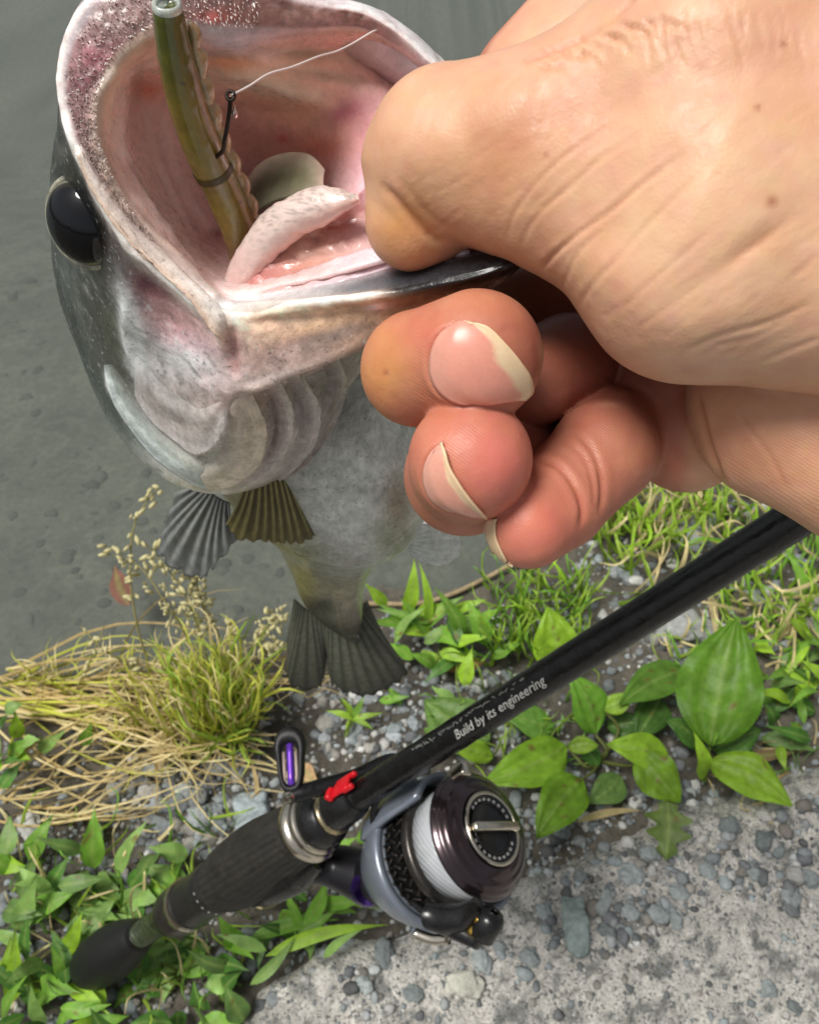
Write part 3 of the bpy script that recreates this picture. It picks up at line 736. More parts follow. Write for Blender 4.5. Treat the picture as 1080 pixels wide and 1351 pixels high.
deadleaf((760, 1085), (850, 1068), 12, 'bent pale dead blade at the concrete rim', col=(206, 184, 136))
deadleaf((90, 1275), (130, 1240), 26, 'tan dead leaf lying behind the butt cap', col=(214, 184, 140))
deadleaf((170, 800), (150, 745), 30, 'reddish brown dead leaf floating behind the seed stalks', col=(140, 96, 80))
# ================================================================== ROD AND REEL
def Rpt(x):
    return P(x, 1046 - 0.636 * (x - 480), 1 / (2.06 + 0.0023 * (x - 140)))
RA = Rpt(113); RDIR = Rpt(1080) - RA; RDIR /= np.linalg.norm(RDIR)
def S(x): return float(np.linalg.norm(Rpt(x) - RA))
blackgl = material('black_gloss', alb(24, 24, 25), rough=0.28, spec=0.5, var=0.25, vscale=300, rough_var=0.1)
blackmt = material('black_rubber', alb(20, 20, 21), rough=0.5, var=0.2, vscale=400, bump=[('noise', 1500, 0.3, 0.0003, None)])
silver = material('silver_ring', alb(214, 206, 190, 0.85), rough=0.2, metal=1.0, var=0.1, vscale=300)
gun = material('gunmetal', alb(92, 88, 84), rough=0.3, metal=0.85, var=0.2, vscale=300)
wrap = material('shrink_wrap', alb(15, 15, 16), rough=0.24, spec=0.5, rough_var=0.14, vscale=120, var=0.3, bump=[('noise', 130, 0.28, 0.0016, None), ('noise', 420, 0.12, 0.0006, None)])
rod = thing('fishing_rod', RA)
tag(rod, 'black fishing rod leaning across the bank with its butt in the weeds', 'fishing rod')
def seg(name, prof, mat, sg=40, parent=None):
    v, f = lathe(RA, RDIR, [(S(x) if x < 2000 else x - 2000, r * 0.001) for x, r in prof], sg)
    return put(name, v, f, mat, parent or rod)
seg('butt_cap', [(112, 3), (113, 8), (118, 12.3), (128, 15), (145, 15.6), (160, 14.6), (172, 12), (180, 10), (184, 9.2), (187, 7.6)], blackmt)
carbon = material('carbon_blank', alb(58, 66, 44), rough=0.3, spec=0.5, var=0.35, vscale=250, bump=[('waveD', 90, 0.3, 0.0006, None)])
seg('handle_tube', [(180, 7.2), (236, 7.4)], carbon)
seg('lock_nut', [(228, 7.5), (229, 12), (233, 12.8), (244, 13.0), (246, 12.6)], gun)
seg('lock_ring', [(245, 12.6), (246, 13.5), (250, 13.6), (252, 12.9)], silver)
seg('seat_hood', [(251, 12.7), (256, 12.6), (272, 12.4), (276, 13.0), (282, 13.4), (292, 13.4), (294, 12)], material('seat_hood', alb(48, 48, 46), rough=0.35, metal=0.4, var=0.2, vscale=300))
for k in range(5):                                                # pale dots round the hood
    a = -0.2 + k * 0.3
    s0 = S(286); ref = np.cross(RDIR, [0, 0, 1]); ref /= np.linalg.norm(ref); w2 = np.cross(RDIR, ref)
    tc = CAM - (RA + RDIR * s0); tc -= RDIR * (tc @ RDIR); tc /= np.linalg.norm(tc); sd_ = np.cross(RDIR, tc)
    n = tc * math.cos(a) + sd_ * math.sin(a)
    v, f = lathe(RA + RDIR * s0 + n * 0.0133, n, [(-0.0004, 0.0008), (0.0001, 0.0007), (0.0002, 0.0004)], 10)
    put('dot', v, f, material('dot', alb(196, 196, 184), rough=0.4) if k == 0 else bpy.data.materials['dot'], rod)
# grooved grip: a fat ribbed sleeve
prof = [(290, 12.0), (293, 14.0), (300, 15.6), (315, 16.8), (335, 17.2), (355, 16.8), (380, 15.6), (400, 14.0), (408, 13.4)]
xs = np.linspace(290, 408, 60); rr = np.interp(xs, [p[0] for p in prof], [p[1] for p in prof])
tcv = CAM - (RA + RDIR * S(340)); tcv -= RDIR * (tcv @ RDIR); tcv /= np.linalg.norm(tcv); sdv = np.cross(RDIR, tcv)
th = np.linspace(0, 2 * math.pi, 180, endpoint=False)
rib = -0.55 * np.clip(np.cos(th * 30), 0.2, 1) + 0.25 * np.sin(th * 7)
wv_ = 0.3 * np.sin(xs[:, None] * 0.09 + th[None, :] * 3)
Rr = (rr[:, None] + rib[None, :] * np.clip((rr[:, None] - 12) / 3, 0, 1) + wv_) * 0.001
cen = np.array([RA + RDIR * S(x) for x in xs])
v = cen[:, None] + Rr[..., None] * (np.cos(th)[None, :, None] * tcv + np.sin(th)[None, :, None] * sdv)
gripm = material('grip_foam', alb(44, 42, 38), rough=0.6, spec=0.35, var=0.35, vscale=150, bump=[('noise', 500, 0.5, 0.0012, None), ('noise', 1600, 0.4, 0.0005, None)])
put('grip', v.reshape(-1, 3), [tuple(q) for q in grid_faces(60, 180, False, True)], gripm, rod)
seg('front_ring', [(404, 13.0), (405, 15.4), (410, 15.8), (414, 15.0), (415, 13.6)], silver)
seg('front_collar', [(413, 12.8), (414, 13.0), (416, 12.8)], blackgl)
seg('front_ring', [(415.5, 12.9), (416, 14.2), (420, 14.0), (421.5, 12.6)], silver)
seg('winding_check', [(420, 12.3), (422, 13.0), (430, 12.4), (438, 10.6), (440, 9.4)], blackgl)
seg('thin_ring', [(438.5, 9.4), (439, 10.2), (442, 9.9), (443, 8.8)], material('champagne_ring', alb(206, 190, 152, 0.85), rough=0.22, metal=1.0))
seg('blank_foot', [(442, 8.8), (446, 9.2), (462, 8.6), (470, 7.6), (474, 6.6)], blackgl)
prof = [(470, 6.5)] + [(x, 6.15 + 0.10 * math.sin(x * 0.21) + 0.06 * math.sin(x * 0.57)) for x in range(478, 800, 8)] + [(800, 6.1), (1080, 6.0), (1400, 5.8)]
seg('blank', prof + [(2000 + S(1400) + 0.6, 4.2), (2000 + S(1400) + 1.2, 1.5)], wrap, 48)
# red hook keeper
redm = material('red_plastic', alb(206, 22, 34, 0.8), rough=0.35, spec=0.5, var=0.1, vscale=400)
kx = 470; kc = RA + RDIR * S(kx); kn = tcv * 0.72 - sdv * 0.0
upk = UP - RDIR * (UP @ RDIR); upk /= np.linalg.norm(upk)
kn = upk * 0.75 + tcv * 0.66; kn /= np.linalg.norm(kn); ks = np.cross(RDIR, kn)
def boxm(c, ax, sx, ay, sy, az, sz, bev=0.0006):
    bm = bmesh.new(); bmesh.ops.create_cube(bm, size=1)
    for q in bm.verts: q.co = (q.co.x * sx, q.co.y * sy, q.co.z * sz)
    bmesh.ops.bevel(bm, geom=bm.edges[:], offset=min(bev, min(sx, sy, sz) * 0.45), segments=2, affect='EDGES', profile=0.6)
    v = np.array([q.co[:] for q in bm.verts]); f = [tuple(a.index for a in q.verts) for q in bm.faces]; bm.free()
    return np.asarray(c) + v[:, 0:1] * ax + v[:, 1:2] * ay + v[:, 2:3] * az, f
keeper = put('hook_keeper', *merge(boxm(kc + kn * 0.0090, RDIR, 0.0130, ks, 0.0076, kn, 0.0020, 0.0009), boxm(kc + kn * 0.0098 - RDIR * 0.0052, RDIR, 0.0030, ks, 0.0094, kn, 0.0040, 0.0012), boxm(kc + kn * 0.0084 + RDIR * 0.0060 + ks * 0.0030, RDIR, 0.0070, ks, 0.0020, kn, 0.0026, 0.0008), boxm(kc + kn * 0.0084 + RDIR * 0.0060 - ks * 0.0030, RDIR, 0.0070, ks, 0.0020, kn, 0.0026, 0.0008)), redm, rod)
# white script along the rod
def rod_text(txt, x0, x1, ang, size, mat, name='lettering', shear=0.3):
    cu = bpy.data.curves.new('t', 'FONT'); cu.body = txt; cu.size = 1; cu.shear = shear; cu.resolution_u = 2; cu.offset = 0.004
    o = bpy.data.objects.new('t', cu); scene.collection.objects.link(o)
    me = o.evaluated_get(bpy.context.evaluated_depsgraph_get()).to_mesh()
    v = np.array([q.co[:] for q in me.vertices]); f = [tuple(q.vertices) for q in me.polygons]
    bpy.data.objects.remove(o)
    s0, s1 = S(x0), S(x1); sx = (s1 - s0) / v[:, 0].max()
    s = s0 + v[:, 0] * sx; r = 0.00648
    a = ang + v[:, 1] * size / r
    tcm = CAM - (RA + RDIR * (s0 + s1) / 2); tcm -= RDIR * (tcm @ RDIR); tcm /= np.linalg.norm(tcm); sdm = np.cross(RDIR, tcm)
    if sdm @ UP < 0: sdm = -sdm
    q = RA + s[:, None] * RDIR + r * (np.cos(a)[:, None] * tcm + np.sin(a)[:, None] * sdm)
    return put(name, q, f, mat, rod, smooth_=False)
wht = material('white_print', alb(214, 214, 208), rough=0.5)
rod_text('Build by its engineering', 610, 728, -0.30, 0.0050, wht)
# worn second line: broken strokes
V = []; r2 = np.random.default_rng(4); x = 560
while x < 708:
    a0 = 0.55 + r2.uniform(-0.04, 0.04)
    tcm = tcv; 
    sgn = 1 if sdv @ UP > 0 else -1
    pts = []
    for k in range(3):
        s = S(x) + k * 0.0007 + r2.uniform(-0.0003, 0.0003); a = a0 + r2.uniform(-0.16, 0.16)
        pts.append(RA + s * RDIR + 0.0064 * (math.cos(a) * tcv + math.sin(a) * sdv * sgn))
    V.append(tube(np.array(pts), 0.00022, 5)); x += r2.choice([3.0, 3.6, 4.4, 8.0])
put('worn_lettering', *merge(*V), material('worn_print', alb(150, 150, 146), rough=0.5), rod)

# ---- reel
AX = RDIR * RIGHT.dot(RIGHT)
AXc = np.array([RDIR @ RIGHT, RDIR @ UP, RDIR @ FWD]); AXc = AXc + np.array([0.02, -0.03, -0.06]); AXc /= np.linalg.norm(AXc)
AXW = AXc[0] * RIGHT + AXc[1] * UP + AXc[2] * FWD
S0 = P(651, 1092, 0.335)
reel = thing('spinning_reel', S0 - AXW * 0.05)
tag(reel, 'dark spinning fishing reel with grey rotor mounted under the rod', 'fishing reel')
def rl(name, prof, mat, sg=72, parent=None, closed=False, c=None):
    v, f = lathe(S0 if c is None else c, AXW, [(a * 0.001, r * 0.001) for a, r in prof], sg, closed)
    return put(name, v, f, mat, parent or reel)
lipm = material('spool_lip', alb(78, 66, 70), rough=0.22, metal=0.85, var=0.12, vscale=200, coat=0.4)
spool = rl('spool_lip', [(-10.5, 20), (-10.2, 25.0), (-9.4, 25.8), (-8.2, 25.6), (-7.6, 24.6), (-7.0, 24.4), (-5.6, 23.8), (-5.2, 22.6), (-4.6, 22.4), (-3.4, 20.6), (-3.4, 19.4), (-2.6, 19.0), (-2.2, 17.4), (-1.4, 16.2), (-1.3, 15.2), (-3.5, 14.6)], lipm)
rl('wound_line', [(-25, 20), (-24.4, 22.2), (-18, 22.7), (-11, 22.0), (-10, 20)], material('wound_line', alb(186, 190, 194, 0.75), rough=0.35, spec=0.6, bump=[('waveD', 190, 0.25, 0.0006, None)], var=0.06, vscale=300), parent=spool)
rl('spool_flange', [(-24.6, 20), (-24.6, 24.4), (-25.6, 25.0), (-28.6, 25.0), (-29.4, 24.2), (-30, 23)], gun, parent=spool)
rl('spool_skirt', [(-29.5, 23.4), (-33, 23.6), (-44, 23.6), (-45, 22)], material('skirt_dark', alb(22, 21, 21), rough=0.35, metal=0.6), parent=spool)
u_ = np.cross(AXW, [0, 0, 1]); u_ /= np.linalg.norm(u_); w_ = np.cross(AXW, u_)
V = []
for row in range(4):                                              # ribs between the skirt's openings
    for k in range(30):
        a = (k + 0.5 * (row % 2)) * 2 * math.pi / 30
        n = u_ * math.cos(a) + w_ * math.sin(a); tt_ = np.cross(AXW, n)
        V.append(boxm(S0 + AXW * (-0.0315 - row * 0.0034) + n * 0.0239, AXW * 0.86 + tt_ * (0.5 if row % 2 else -0.5), 0.0036, tt_, 0.0012, n, 0.0011, 0.0003))
put('skirt_ribs', *merge(*V), material('skirt_rib', alb(74, 68, 64), rough=0.3, metal=0.8), spool)
knob = rl('drag_knob', [(-3, 14.4), (-0.8, 14.4), (-0.4, 13.8), (-0.5, 12.8), (-1.6, 12.2), (-1.8, 3), (-1.8, 0.3)], material('drag_knob', alb(20, 22, 24), rough=0.3, spec=0.5))
rl('chrome_ring', [(-1.6, 14.4), (-0.5, 14.9), (0.0, 14.4), (0.1, 13.6), (-0.6, 13.1)], silver, parent=knob, closed=True)
th0 = RIGHT * 0.97 + UP * 0.22; th0 -= AXW * (th0 @ AXW); th0 /= np.linalg.norm(th0); tv0 = np.cross(AXW, th0)
put('grip_bar', *merge(boxm(S0 + AXW * 0.0007, th0, 0.0255, tv0, 0.0036, AXW, 0.0046, 0.0009)), silver, knob)
rl('bar_seat', [(-1.6, 10.6), (-0.9, 10.4), (-0.7, 9.6), (-1.2, 9.4)], blackgl, parent=knob, closed=True)
V = []
for k in range(26):                                               # tiny raised marks round the knob face
    if k in (6, 7, 8, 18, 19, 20, 21): continue
    a = k * 2 * math.pi / 26; n = u_ * math.cos(a) + w_ * math.sin(a)
    V.append(boxm(S0 - AXW * 0.0011 + n * 0.0116, n, 0.0011, np.cross(AXW, n), 0.0014, AXW, 0.0004, 0.0001))
put('knob_marks', *merge(*V), material('knob_marks', alb(150, 150, 148), rough=0.5), knob)
rotm_ = material('rotor_grey', alb(126, 134, 146), rough=0.3, metal=0.35, spec=0.5, var=0.08, vscale=200, coat=0.3)
rotor = rl('rotor', [(-41, 25.2), (-40.2, 26.6), (-41, 28.2), (-43, 28.8), (-48, 27.8), (-56, 24), (-63, 19.5), (-68, 16), (-69, 12)], rotm_)
rl('rotor_inside', [(-42, 25.2), (-50, 23.8), (-52, 10)], material('rotor_dark', alb(40, 40, 44), rough=0.4), parent=rotor)
dn_ = -UP * 0.92 + RIGHT * 0.25; dn_ -= AXW * (dn_ @ AXW); dn_ /= np.linalg.norm(dn_); sdn = np.cross(AXW, dn_)
def armpiece(name, dirn, l0, l1, w0, w1, mat, parent, r0=25.6, thick=4.4):
    """curved arm lying along the rotor's side"""
    nu, nv = 16, 13; V = []
    for i in range(nu):
        t = i / (nu - 1); l = (l0 + (l1 - l0) * t); w = (w0 + (w1 - w0) * t ** 1.5)
        for j in range(nv):
            a = (j / (nv - 1) - 0.5) * w; rad = r0 + thick * (0.55 + 0.45 * math.cos((j / (nv - 1) - 0.5) * math.pi)) * (0.6 + 0.4 * math.sin(math.pi * min(1, t * 1.3)))
            V.append(S0 + AXW * l * 0.001 + (dirn * math.cos(a) + np.cross(AXW, dirn) * math.sin(a)) * rad * 0.001)
    o = put(name, np.array(V), grid_faces(nu, nv), mat, parent)
    md = o.modifiers.new('thick', 'SOLIDIFY'); md.thickness = 0.0028; md.offset = 0
    return o
armpiece('rotor_arm', dn_, -52, -16, 1.5, 0.85, rotm_, rotor)
armpiece('rotor_arm', -dn_, -52, -18, 1.5, 0.8, rotm_, rotor)
# line roller and bail
rc_ = P(628, 1216, 0.318)
lever = P(590, 1214, 0.322)
v, f = tube(np.array([P(566, 1208, 0.328), lever, P(612, 1210, 0.318), P(634, 1196, 0.315)]), np.array([0.0050, 0.0058, 0.0052, 0.0036]), 14)
bail = put('bail_arm', *merge((v, f), tube(np.array([P(575, 1212, 0.326), P(605, 1228, 0.32), P(628, 1240, 0.316), P(646, 1226, 0.314)]), np.array([0.0045, 0.0040, 0.0036, 0.0030]), 14)), blackgl, reel)
ra = np.array(P(640, 1206, 0.3155)) - np.array(P(626, 1232, 0.3165))
v, f = lathe(P(624, 1233, 0.3155), ra, [(0, 0.0022), (0.0006, 0.0036), (0.002, 0.0034), (0.0042, 0.0027), (0.0062, 0.0034), (0.0078, 0.0036), (0.0084, 0.0022)], 28)
put('line_roller', v, f, material('gold_roller', alb(214, 176, 86, 0.85), rough=0.18, metal=1.0), bail)
v, f = lathe(P(636, 1232, 0.3150), ra, [(-0.002, 0.0030), (-0.001, 0.0052), (0.007, 0.0056), (0.0095, 0.0042), (0.010, 0.002)], 24)
put('roller_cap', v, f, blackgl, bail)
bw = catmull(np.array([P(566, 1210, 0.330), P(528, 1172, 0.345), P(500, 1120, 0.355), P(492, 1075, 0.352), P(505, 1040, 0.345), P(540, 1015, 0.335)]), 10)
v, f = tube(bw, 0.0014, 10); put('bail_wire', v, f, blackgl, bail)
v, f = tube(catmull(np.array([P(548, 1232, 0.334), P(572, 1240, 0.330), P(592, 1239, 0.327)]), 6), 0.0021, 10)
put('chrome_pin', v, f, silver, bail)
v, f = boxm(P(607, 1017, 0.335), AXW, 0.008, u_, 0.006, w_, 0.005, 0.001); put('bail_mount', v, f, silver, reel)
# body, stem and foot
bodym = material('reel_body', alb(34, 33, 38), rough=0.32, metal=0.3, spec=0.5)
rl('gear_case', [(-64, 11), (-67, 13), (-76, 13), (-84, 11), (-90, 6), (-91, 2)], bodym)
pA = S0 - AXW * 0.080; pB = RA + RDIR * S(372) - UP * 0.006
st = catmull(np.array([pA, pA * 0.6 + pB * 0.4 + FWD * 0.004, pA * 0.25 + pB * 0.75, pB]), 10)
v, f = tube(st, np.interp(np.linspace(0, 1, len(st)), [0, 0.5, 0.85, 1], [0.0125, 0.0085, 0.0085, 0.011]), 20); put('stem', v, f, bodym, reel)
v, f = tube(np.array([RA + RDIR * S(x) + dn_ * 0.0145 for x in (318, 340, 372, 400)]), np.array([0.004, 0.0075, 0.0085, 0.004]), 16); put('foot', v, f, blackgl, reel)
v, f = lathe(P(486, 1172, 0.372), -FWD, [(-0.012, 0.008), (0.002, 0.008), (0.004, 0.006)], 24); put('purple_cap', v, f, material('purple_metal', alb(92, 64, 150), rough=0.25, metal=0.8), reel)
# handle arm and knob
armp = catmull(np.array([P(378, 1052, 0.352), P(420, 1040, 0.356), P(470, 1026, 0.362), P(520, 1006, 0.37), P(545, 1060, 0.385)]), 8)
v, f = tube(armp, np.interp(np.linspace(0, 1, len(armp)), [0, 0.1, 0.8, 1], [0.0030, 0.0036, 0.0042, 0.005]), 14)
arm = put('handle_arm', v, f, blackgl, reel)
v, f = lathe(P(381, 1053, 0.3485), -FWD, [(-0.001, 0.0022), (0.0006, 0.0020), (0.0010, 0.0012)], 16); put('screw', v, f, silver, arm)
kb = C(385, 1048, 0.353); kt = C(381, 958, 0.362)
kax = kt - kb; kl = np.linalg.norm(kax); kax /= kl
sx = np.array([1, 0, 0]) - kax * kax[0]; sx /= np.linalg.norm(sx); sz = np.cross(kax, sx)
def outline(t):                                                   # half width of the paddle along its length (mm)
    return np.interp(t, [0, 0.06, 0.25, 0.5, 0.75, 0.92, 1.0], [3.4, 5.4, 5.9, 6.0, 7.6, 6.9, 4.4])
V = []; ns = 28
def loop(scale, off, z):
    L_ = []
    for k in range(ns):
        a = 2 * math.pi * k / ns; t = 0.5 - 0.5 * math.cos(a); w = math.copysign(1, math.sin(a)) * abs(math.sin(a)) ** 0.5
        t2 = off[0] + (off[1] - off[0]) * t
        q = kb + kax * kl * t2 + sx * (outline(t2) * scale * w * 0.001) + sz * z * 0.001
        L_.append(q)
    return np.array(L_)
loops = [loop(1.0, (0, 1), 0), loop(1.0, (0, 1), -2.6), loop(0.84, (0.03, 0.97), -4.0), loop(0.66, (0.10, 0.78), -3.6), loop(0.56, (0.13, 0.74), -1.0), loop(0.56, (0.13, 0.74), 1.6), loop(0.72, (0.08, 0.85), 3.4), loop(0.94, (0.02, 0.98), 2.4)]
v = np.vstack([C2W(l) for l in loops])
kn_o = put('handle_knob', v, [tuple(q) for q in grid_faces(len(loops), ns, True, True)], blackmt, reel)
v, f = tube(np.array([C2W(kb + kax * kl * t) for t in (0.06, 0.3, 0.6, 0.8)]), 0.0016, 12)
put('knob_shaft', v, f, material('purple_shaft', alb(120, 70, 206), rough=0.25, metal=0.5), kn_o)
for sgn in (-1, 1):
    v, f = tube(np.array([C2W(kb + kax * kl * t + sx * 0.0026 * sgn + sz * 0.001) for t in (0.14, 0.4, 0.62)]), 0.0007, 8)
    put('knob_rail', v, f, material('rail', alb(190, 170, 160), rough=0.4) if sgn < 0 else bpy.data.materials['rail'], kn_o)
# ---- the shoe at the right margin
shp = [(0.0, 0.030), (0.02, 0.036), (0.05, 0.040), (0.10, 0.044)]
sc_ = GS(1112, 985)
nu, nv = 22, 28; V = []
for i in range(nu):
    t = i / (nu - 1); l = t * 0.24; w = 0.047 * math.sin(min(1, (t * 5 + 0.02)) * math.pi / 2) ** 0.7 * (1 - 0.15 * t); h = 0.05 + 0.05 * t
    for j in range(nv):
        a = 2 * math.pi * j / nv
        V.append(sc_ + np.array([0.035 + l * 0.75 + w * 0.4 * math.cos(a), -l * 0.66 + w * 0.9 * math.cos(a), max(0, (0.5 + 0.5 * math.sin(a))) * h * min(1, 0.35 + t * 4)]))
shoe = put('shoe', np.array(V), [tuple(q) for q in grid_faces(nu, nv, False, True)] + [tuple(range(nv))[::-1], tuple(range((nu - 1) * nv, nu * nv))], blackmt)
tag(shoe, 'toe of a black shoe with a pale sole line beside the weeds', 'shoe')
V = np.array(V).reshape(nu, nv, 3); V2 = []
for i in range(nu):
    row = V[i]; c0 = row.mean(0)
    for j in (17, 18, 19, 20): V2.append(row[j] + (row[j] - c0) * 0.03)
put('sole_line', np.array(V2), grid_faces(nu, 4), material('sole', alb(190, 190, 196), rough=0.6), shoe)
# ================================================================== HAND (camera-space millimetres -> mesh)
def sdf_mesh(prims_groups, lo, hi, h, group_k):
    xs, ys, zs = (np.arange(lo[i], hi[i], h, dtype=np.float32) for i in range(3))
    shape = (len(xs), len(ys), len(zs))
    X = xs[:, None, None]; Y = ys[None, :, None]; Z = zs[None, None, :]
    def smin(a, b, k):
        hh = np.maximum(k - np.abs(a - b), 0) / k
        return np.minimum(a, b) - hh * hh * k * 0.25
    D = np.full(shape, 60.0, np.float32)
    for k, gk, prims in prims_groups:
        Gd = None; bl = np.full(3, 1e9); bh = -bl
        for (a, ra, b, rb) in prims:
            bl = np.minimum(bl, np.minimum(a - ra, b - rb)); bh = np.maximum(bh, np.maximum(a + ra, b + rb))
        m = k + gk + 2
        i0 = [int(np.clip((bl[i] - m - lo[i]) / h, 0, shape[i] - 1)) for i in range(3)]
        i1 = [int(np.clip((bh[i] + m - lo[i]) / h + 1, 1, shape[i])) for i in range(3)]
        sx, sy, sz = (slice(i0[i], i1[i]) for i in range(3))
        x, y, z = X[sx], Y[:, sy], Z[:, :, sz]
        for (a, ra, b, rb) in prims:
            ab = b - a; L2 = float(ab @ ab) + 1e-9
            t = np.clip(((x - a[0]) * ab[0] + (y - a[1]) * ab[1] + (z - a[2]) * ab[2]) / L2, 0, 1)
            d = np.sqrt((x - a[0] - t * ab[0])**2 + (y - a[1] - t * ab[1])**2 + (z - a[2] - t * ab[2])**2) - (ra + t * (rb - ra))
            Gd = d if Gd is None else smin(Gd, d, k)
        D[sx, sy, sz] = smin(D[sx, sy, sz], Gd.astype(np.float32), gk)
    D[0] = D[-1] = 5; D[:, 0] = D[:, -1] = 5; D[:, :, 0] = D[:, :, -1] = 5
    S = D < 0
    nx, ny, nz = shape
    c = [S[i:nx-1+i, j:ny-1+j, k_:nz-1+k_] for i in (0, 1) for j in (0, 1) for k_ in (0, 1)]
    cnt = sum(a.astype(np.int8) for a in c)
    act = np.argwhere((cnt > 0) & (cnt < 8))
    idx = np.full((nx-1, ny-1, nz-1), -1, np.int32)
    idx[act[:, 0], act[:, 1], act[:, 2]] = np.arange(len(act))
    acc = np.zeros((len(act), 3)); n = np.zeros(len(act))
    cor = [(i, j, k_) for i in (0, 1) for j in (0, 1) for k_ in (0, 1)]
    for p in range(8):
        for q in range(p + 1, 8):
            A, B = np.array(cor[p]), np.array(cor[q])
            if np.abs(A - B).sum() != 1: continue
            va = D[act[:, 0]+A[0], act[:, 1]+A[1], act[:, 2]+A[2]]; vb = D[act[:, 0]+B[0], act[:, 1]+B[1], act[:, 2]+B[2]]
            m = (va < 0) != (vb < 0)
            t = (va[m] / (va[m] - vb[m]))[:, None]
            acc[m] += A + t * (B - A); n[m] += 1
    V = np.array(lo) + (act + acc / n[:, None]) * h
    F_ = []
    for ax in range(3):
        sl0 = [slice(1, -1)] * 3; sl0[ax] = slice(0, -1)
        sl1 = [slice(1, -1)] * 3; sl1[ax] = slice(1, None)
        s0, s1 = S[tuple(sl0)], S[tuple(sl1)]
        e = np.argwhere(s0 != s1)
        flip = s0[e[:, 0], e[:, 1], e[:, 2]]
        off = [1, 1, 1]; off[ax] = 0
        e = e + off
        u, w = [(1, 2), (2, 0), (0, 1)][ax]
        def g(du, dw):
            q = e.copy(); q[:, u] -= du; q[:, w] -= dw
            return idx[q[:, 0], q[:, 1], q[:, 2]]
        quad = np.stack([g(1, 1), g(0, 1), g(0, 0), g(1, 0)], 1)
        quad[~flip] = quad[~flip][:, ::-1]
        F_.append(quad)
    return V, np.vstack(F_)

def vnormals(v, f):
    n = np.zeros_like(v)
    fn = np.cross(v[f[:, 2]] - v[f[:, 0]], v[f[:, 3]] - v[f[:, 1]])
    for i in range(4):
        np.add.at(n, f[:, i], fn)
    return n / (np.linalg.norm(n, axis=1)[:, None] + 1e-12)

def relax(f, n, x, it, lam=0.5):
    """Laplacian smoothing of a per-vertex quantity over a quad mesh"""
    x = np.array(x, float); one = x.ndim == 1
    if one: x = x[:, None]
    deg = np.bincount(f.ravel(), minlength=n) * 2.0
    for _ in range(it):
        acc = np.zeros_like(x)
        for c in range(x.shape[1]):
            q = x[f, c]
            s = (np.roll(q, 1, 1) + np.roll(q, -1, 1)).ravel()
            acc[:, c] = np.bincount(f.ravel(), s, minlength=n)
        x += lam * (acc / np.maximum(deg, 1)[:, None] - x)
    return x[:, 0] if one else x

def rc(a, b):
    """round cone from two (px, py, depth mm, radius mm)"""
    return (C(a[0], a[1], a[2]).astype(np.float32), a[3], C(b[0], b[1], b[2]).astype(np.float32), b[3])

HAND = [
    # thumb: bent knuckle, proximal segment, base
    (3.2, 2.0, [rc((592, 201, 108, 10.5), (718, 212, 105, 13.0)),
                rc((718, 200, 105, 11.5), (930, 118, 100, 16)),
                rc((770, 216, 105, 10.4), (915, 350, 100, 13.2)),
                rc((930, 118, 100, 16), (1180, 90, 100, 18)),
                rc((915, 350, 100, 13.5), (1160, 345, 99, 16.5)),
                rc((930, 230, 103, 18), (1150, 200, 103, 21)),
                rc((1150, 210, 102, 23), (2400, 400, 98, 28)),
                rc((1180, 320, 106, 20), (2400, 560, 104, 26)),
                rc((810, 245, 103, 13.0), (930, 285, 100, 16.5))]),
    # thumb tip, bent down into the mouth
    (3.0, 1.6, [rc((550, 220, 110, 7.4), (544, 294, 112, 5.6)), rc((544, 294, 112, 5.6), (578, 296, 113, 5.0))]),
    # index base behind the thumb
    (4.0, 0.8, [rc((722, 132, 124, 11.8), (860, -6, 122, 12.5)), rc((860, -6, 122, 12.5), (1100, -60, 118, 16))]),
    # index fingertip
    (3.0, 0.5, [rc((553, 482, 113.5, 7.3), (628, 471, 107, 8.55)), rc((549, 492, 116, 7.2), (640, 520, 136, 8.5))]),
    # middle fingertip
    (3.0, 0.4, [rc((620, 606, 107.5, 8.0), (612, 628, 121, 8.0)), rc((612, 628, 121, 8.0), (700, 590, 140, 8.5))]),
    # little finger: tip, middle segment
    (1.6, 0.4, [rc((697, 693, 112, 5.9), (731, 668, 116, 6.5)), rc((742, 652, 118, 7.0), (796, 597, 122, 7.4)),
                rc((796, 597, 122, 7.4), (822, 560, 136, 8.5))]),
    # segments of the fingers in the shade of the palm
    (2.0, 0.5, [rc((705, 500, 126, 7.2), (748, 478, 130, 7.6))]),
    (4.0, 1.2, [rc((760, 420, 144, 12), (850, 470, 140, 12.5)), rc((850, 470, 140, 12.5), (906, 572, 130, 9.2)),
                rc((850, 470, 140, 12.5), (1010, 440, 126, 16)), rc((700, 420, 146, 9), (760, 420, 144, 12))]),
    # heel of the palm
    (4.0, 1.5, [rc((1020, 574, 115, 9.0), (1200, 636, 110, 11)), rc((1020, 520, 118, 12), (1200, 520, 112, 17)),
                rc((1200, 600, 110, 14), (2400, 640, 104, 24))]),
]
hv, hf = sdf_mesh(HAND, (-14, -36, 62), (150, 84, 158), 0.39, 1.0)
hv = relax(hf, len(hv), hv, 2)
hp = np.stack([PCX + hv[:, 0] * FPX / hv[:, 2], PCY - hv[:, 1] * FPX / hv[:, 2]], 1)
hn = vnormals(hv, hf)
front = np.clip(-(hn * hv).sum(1) / np.linalg.norm(hv, axis=1) * 2.0, 0, 1)
disp = np.zeros(len(hv))
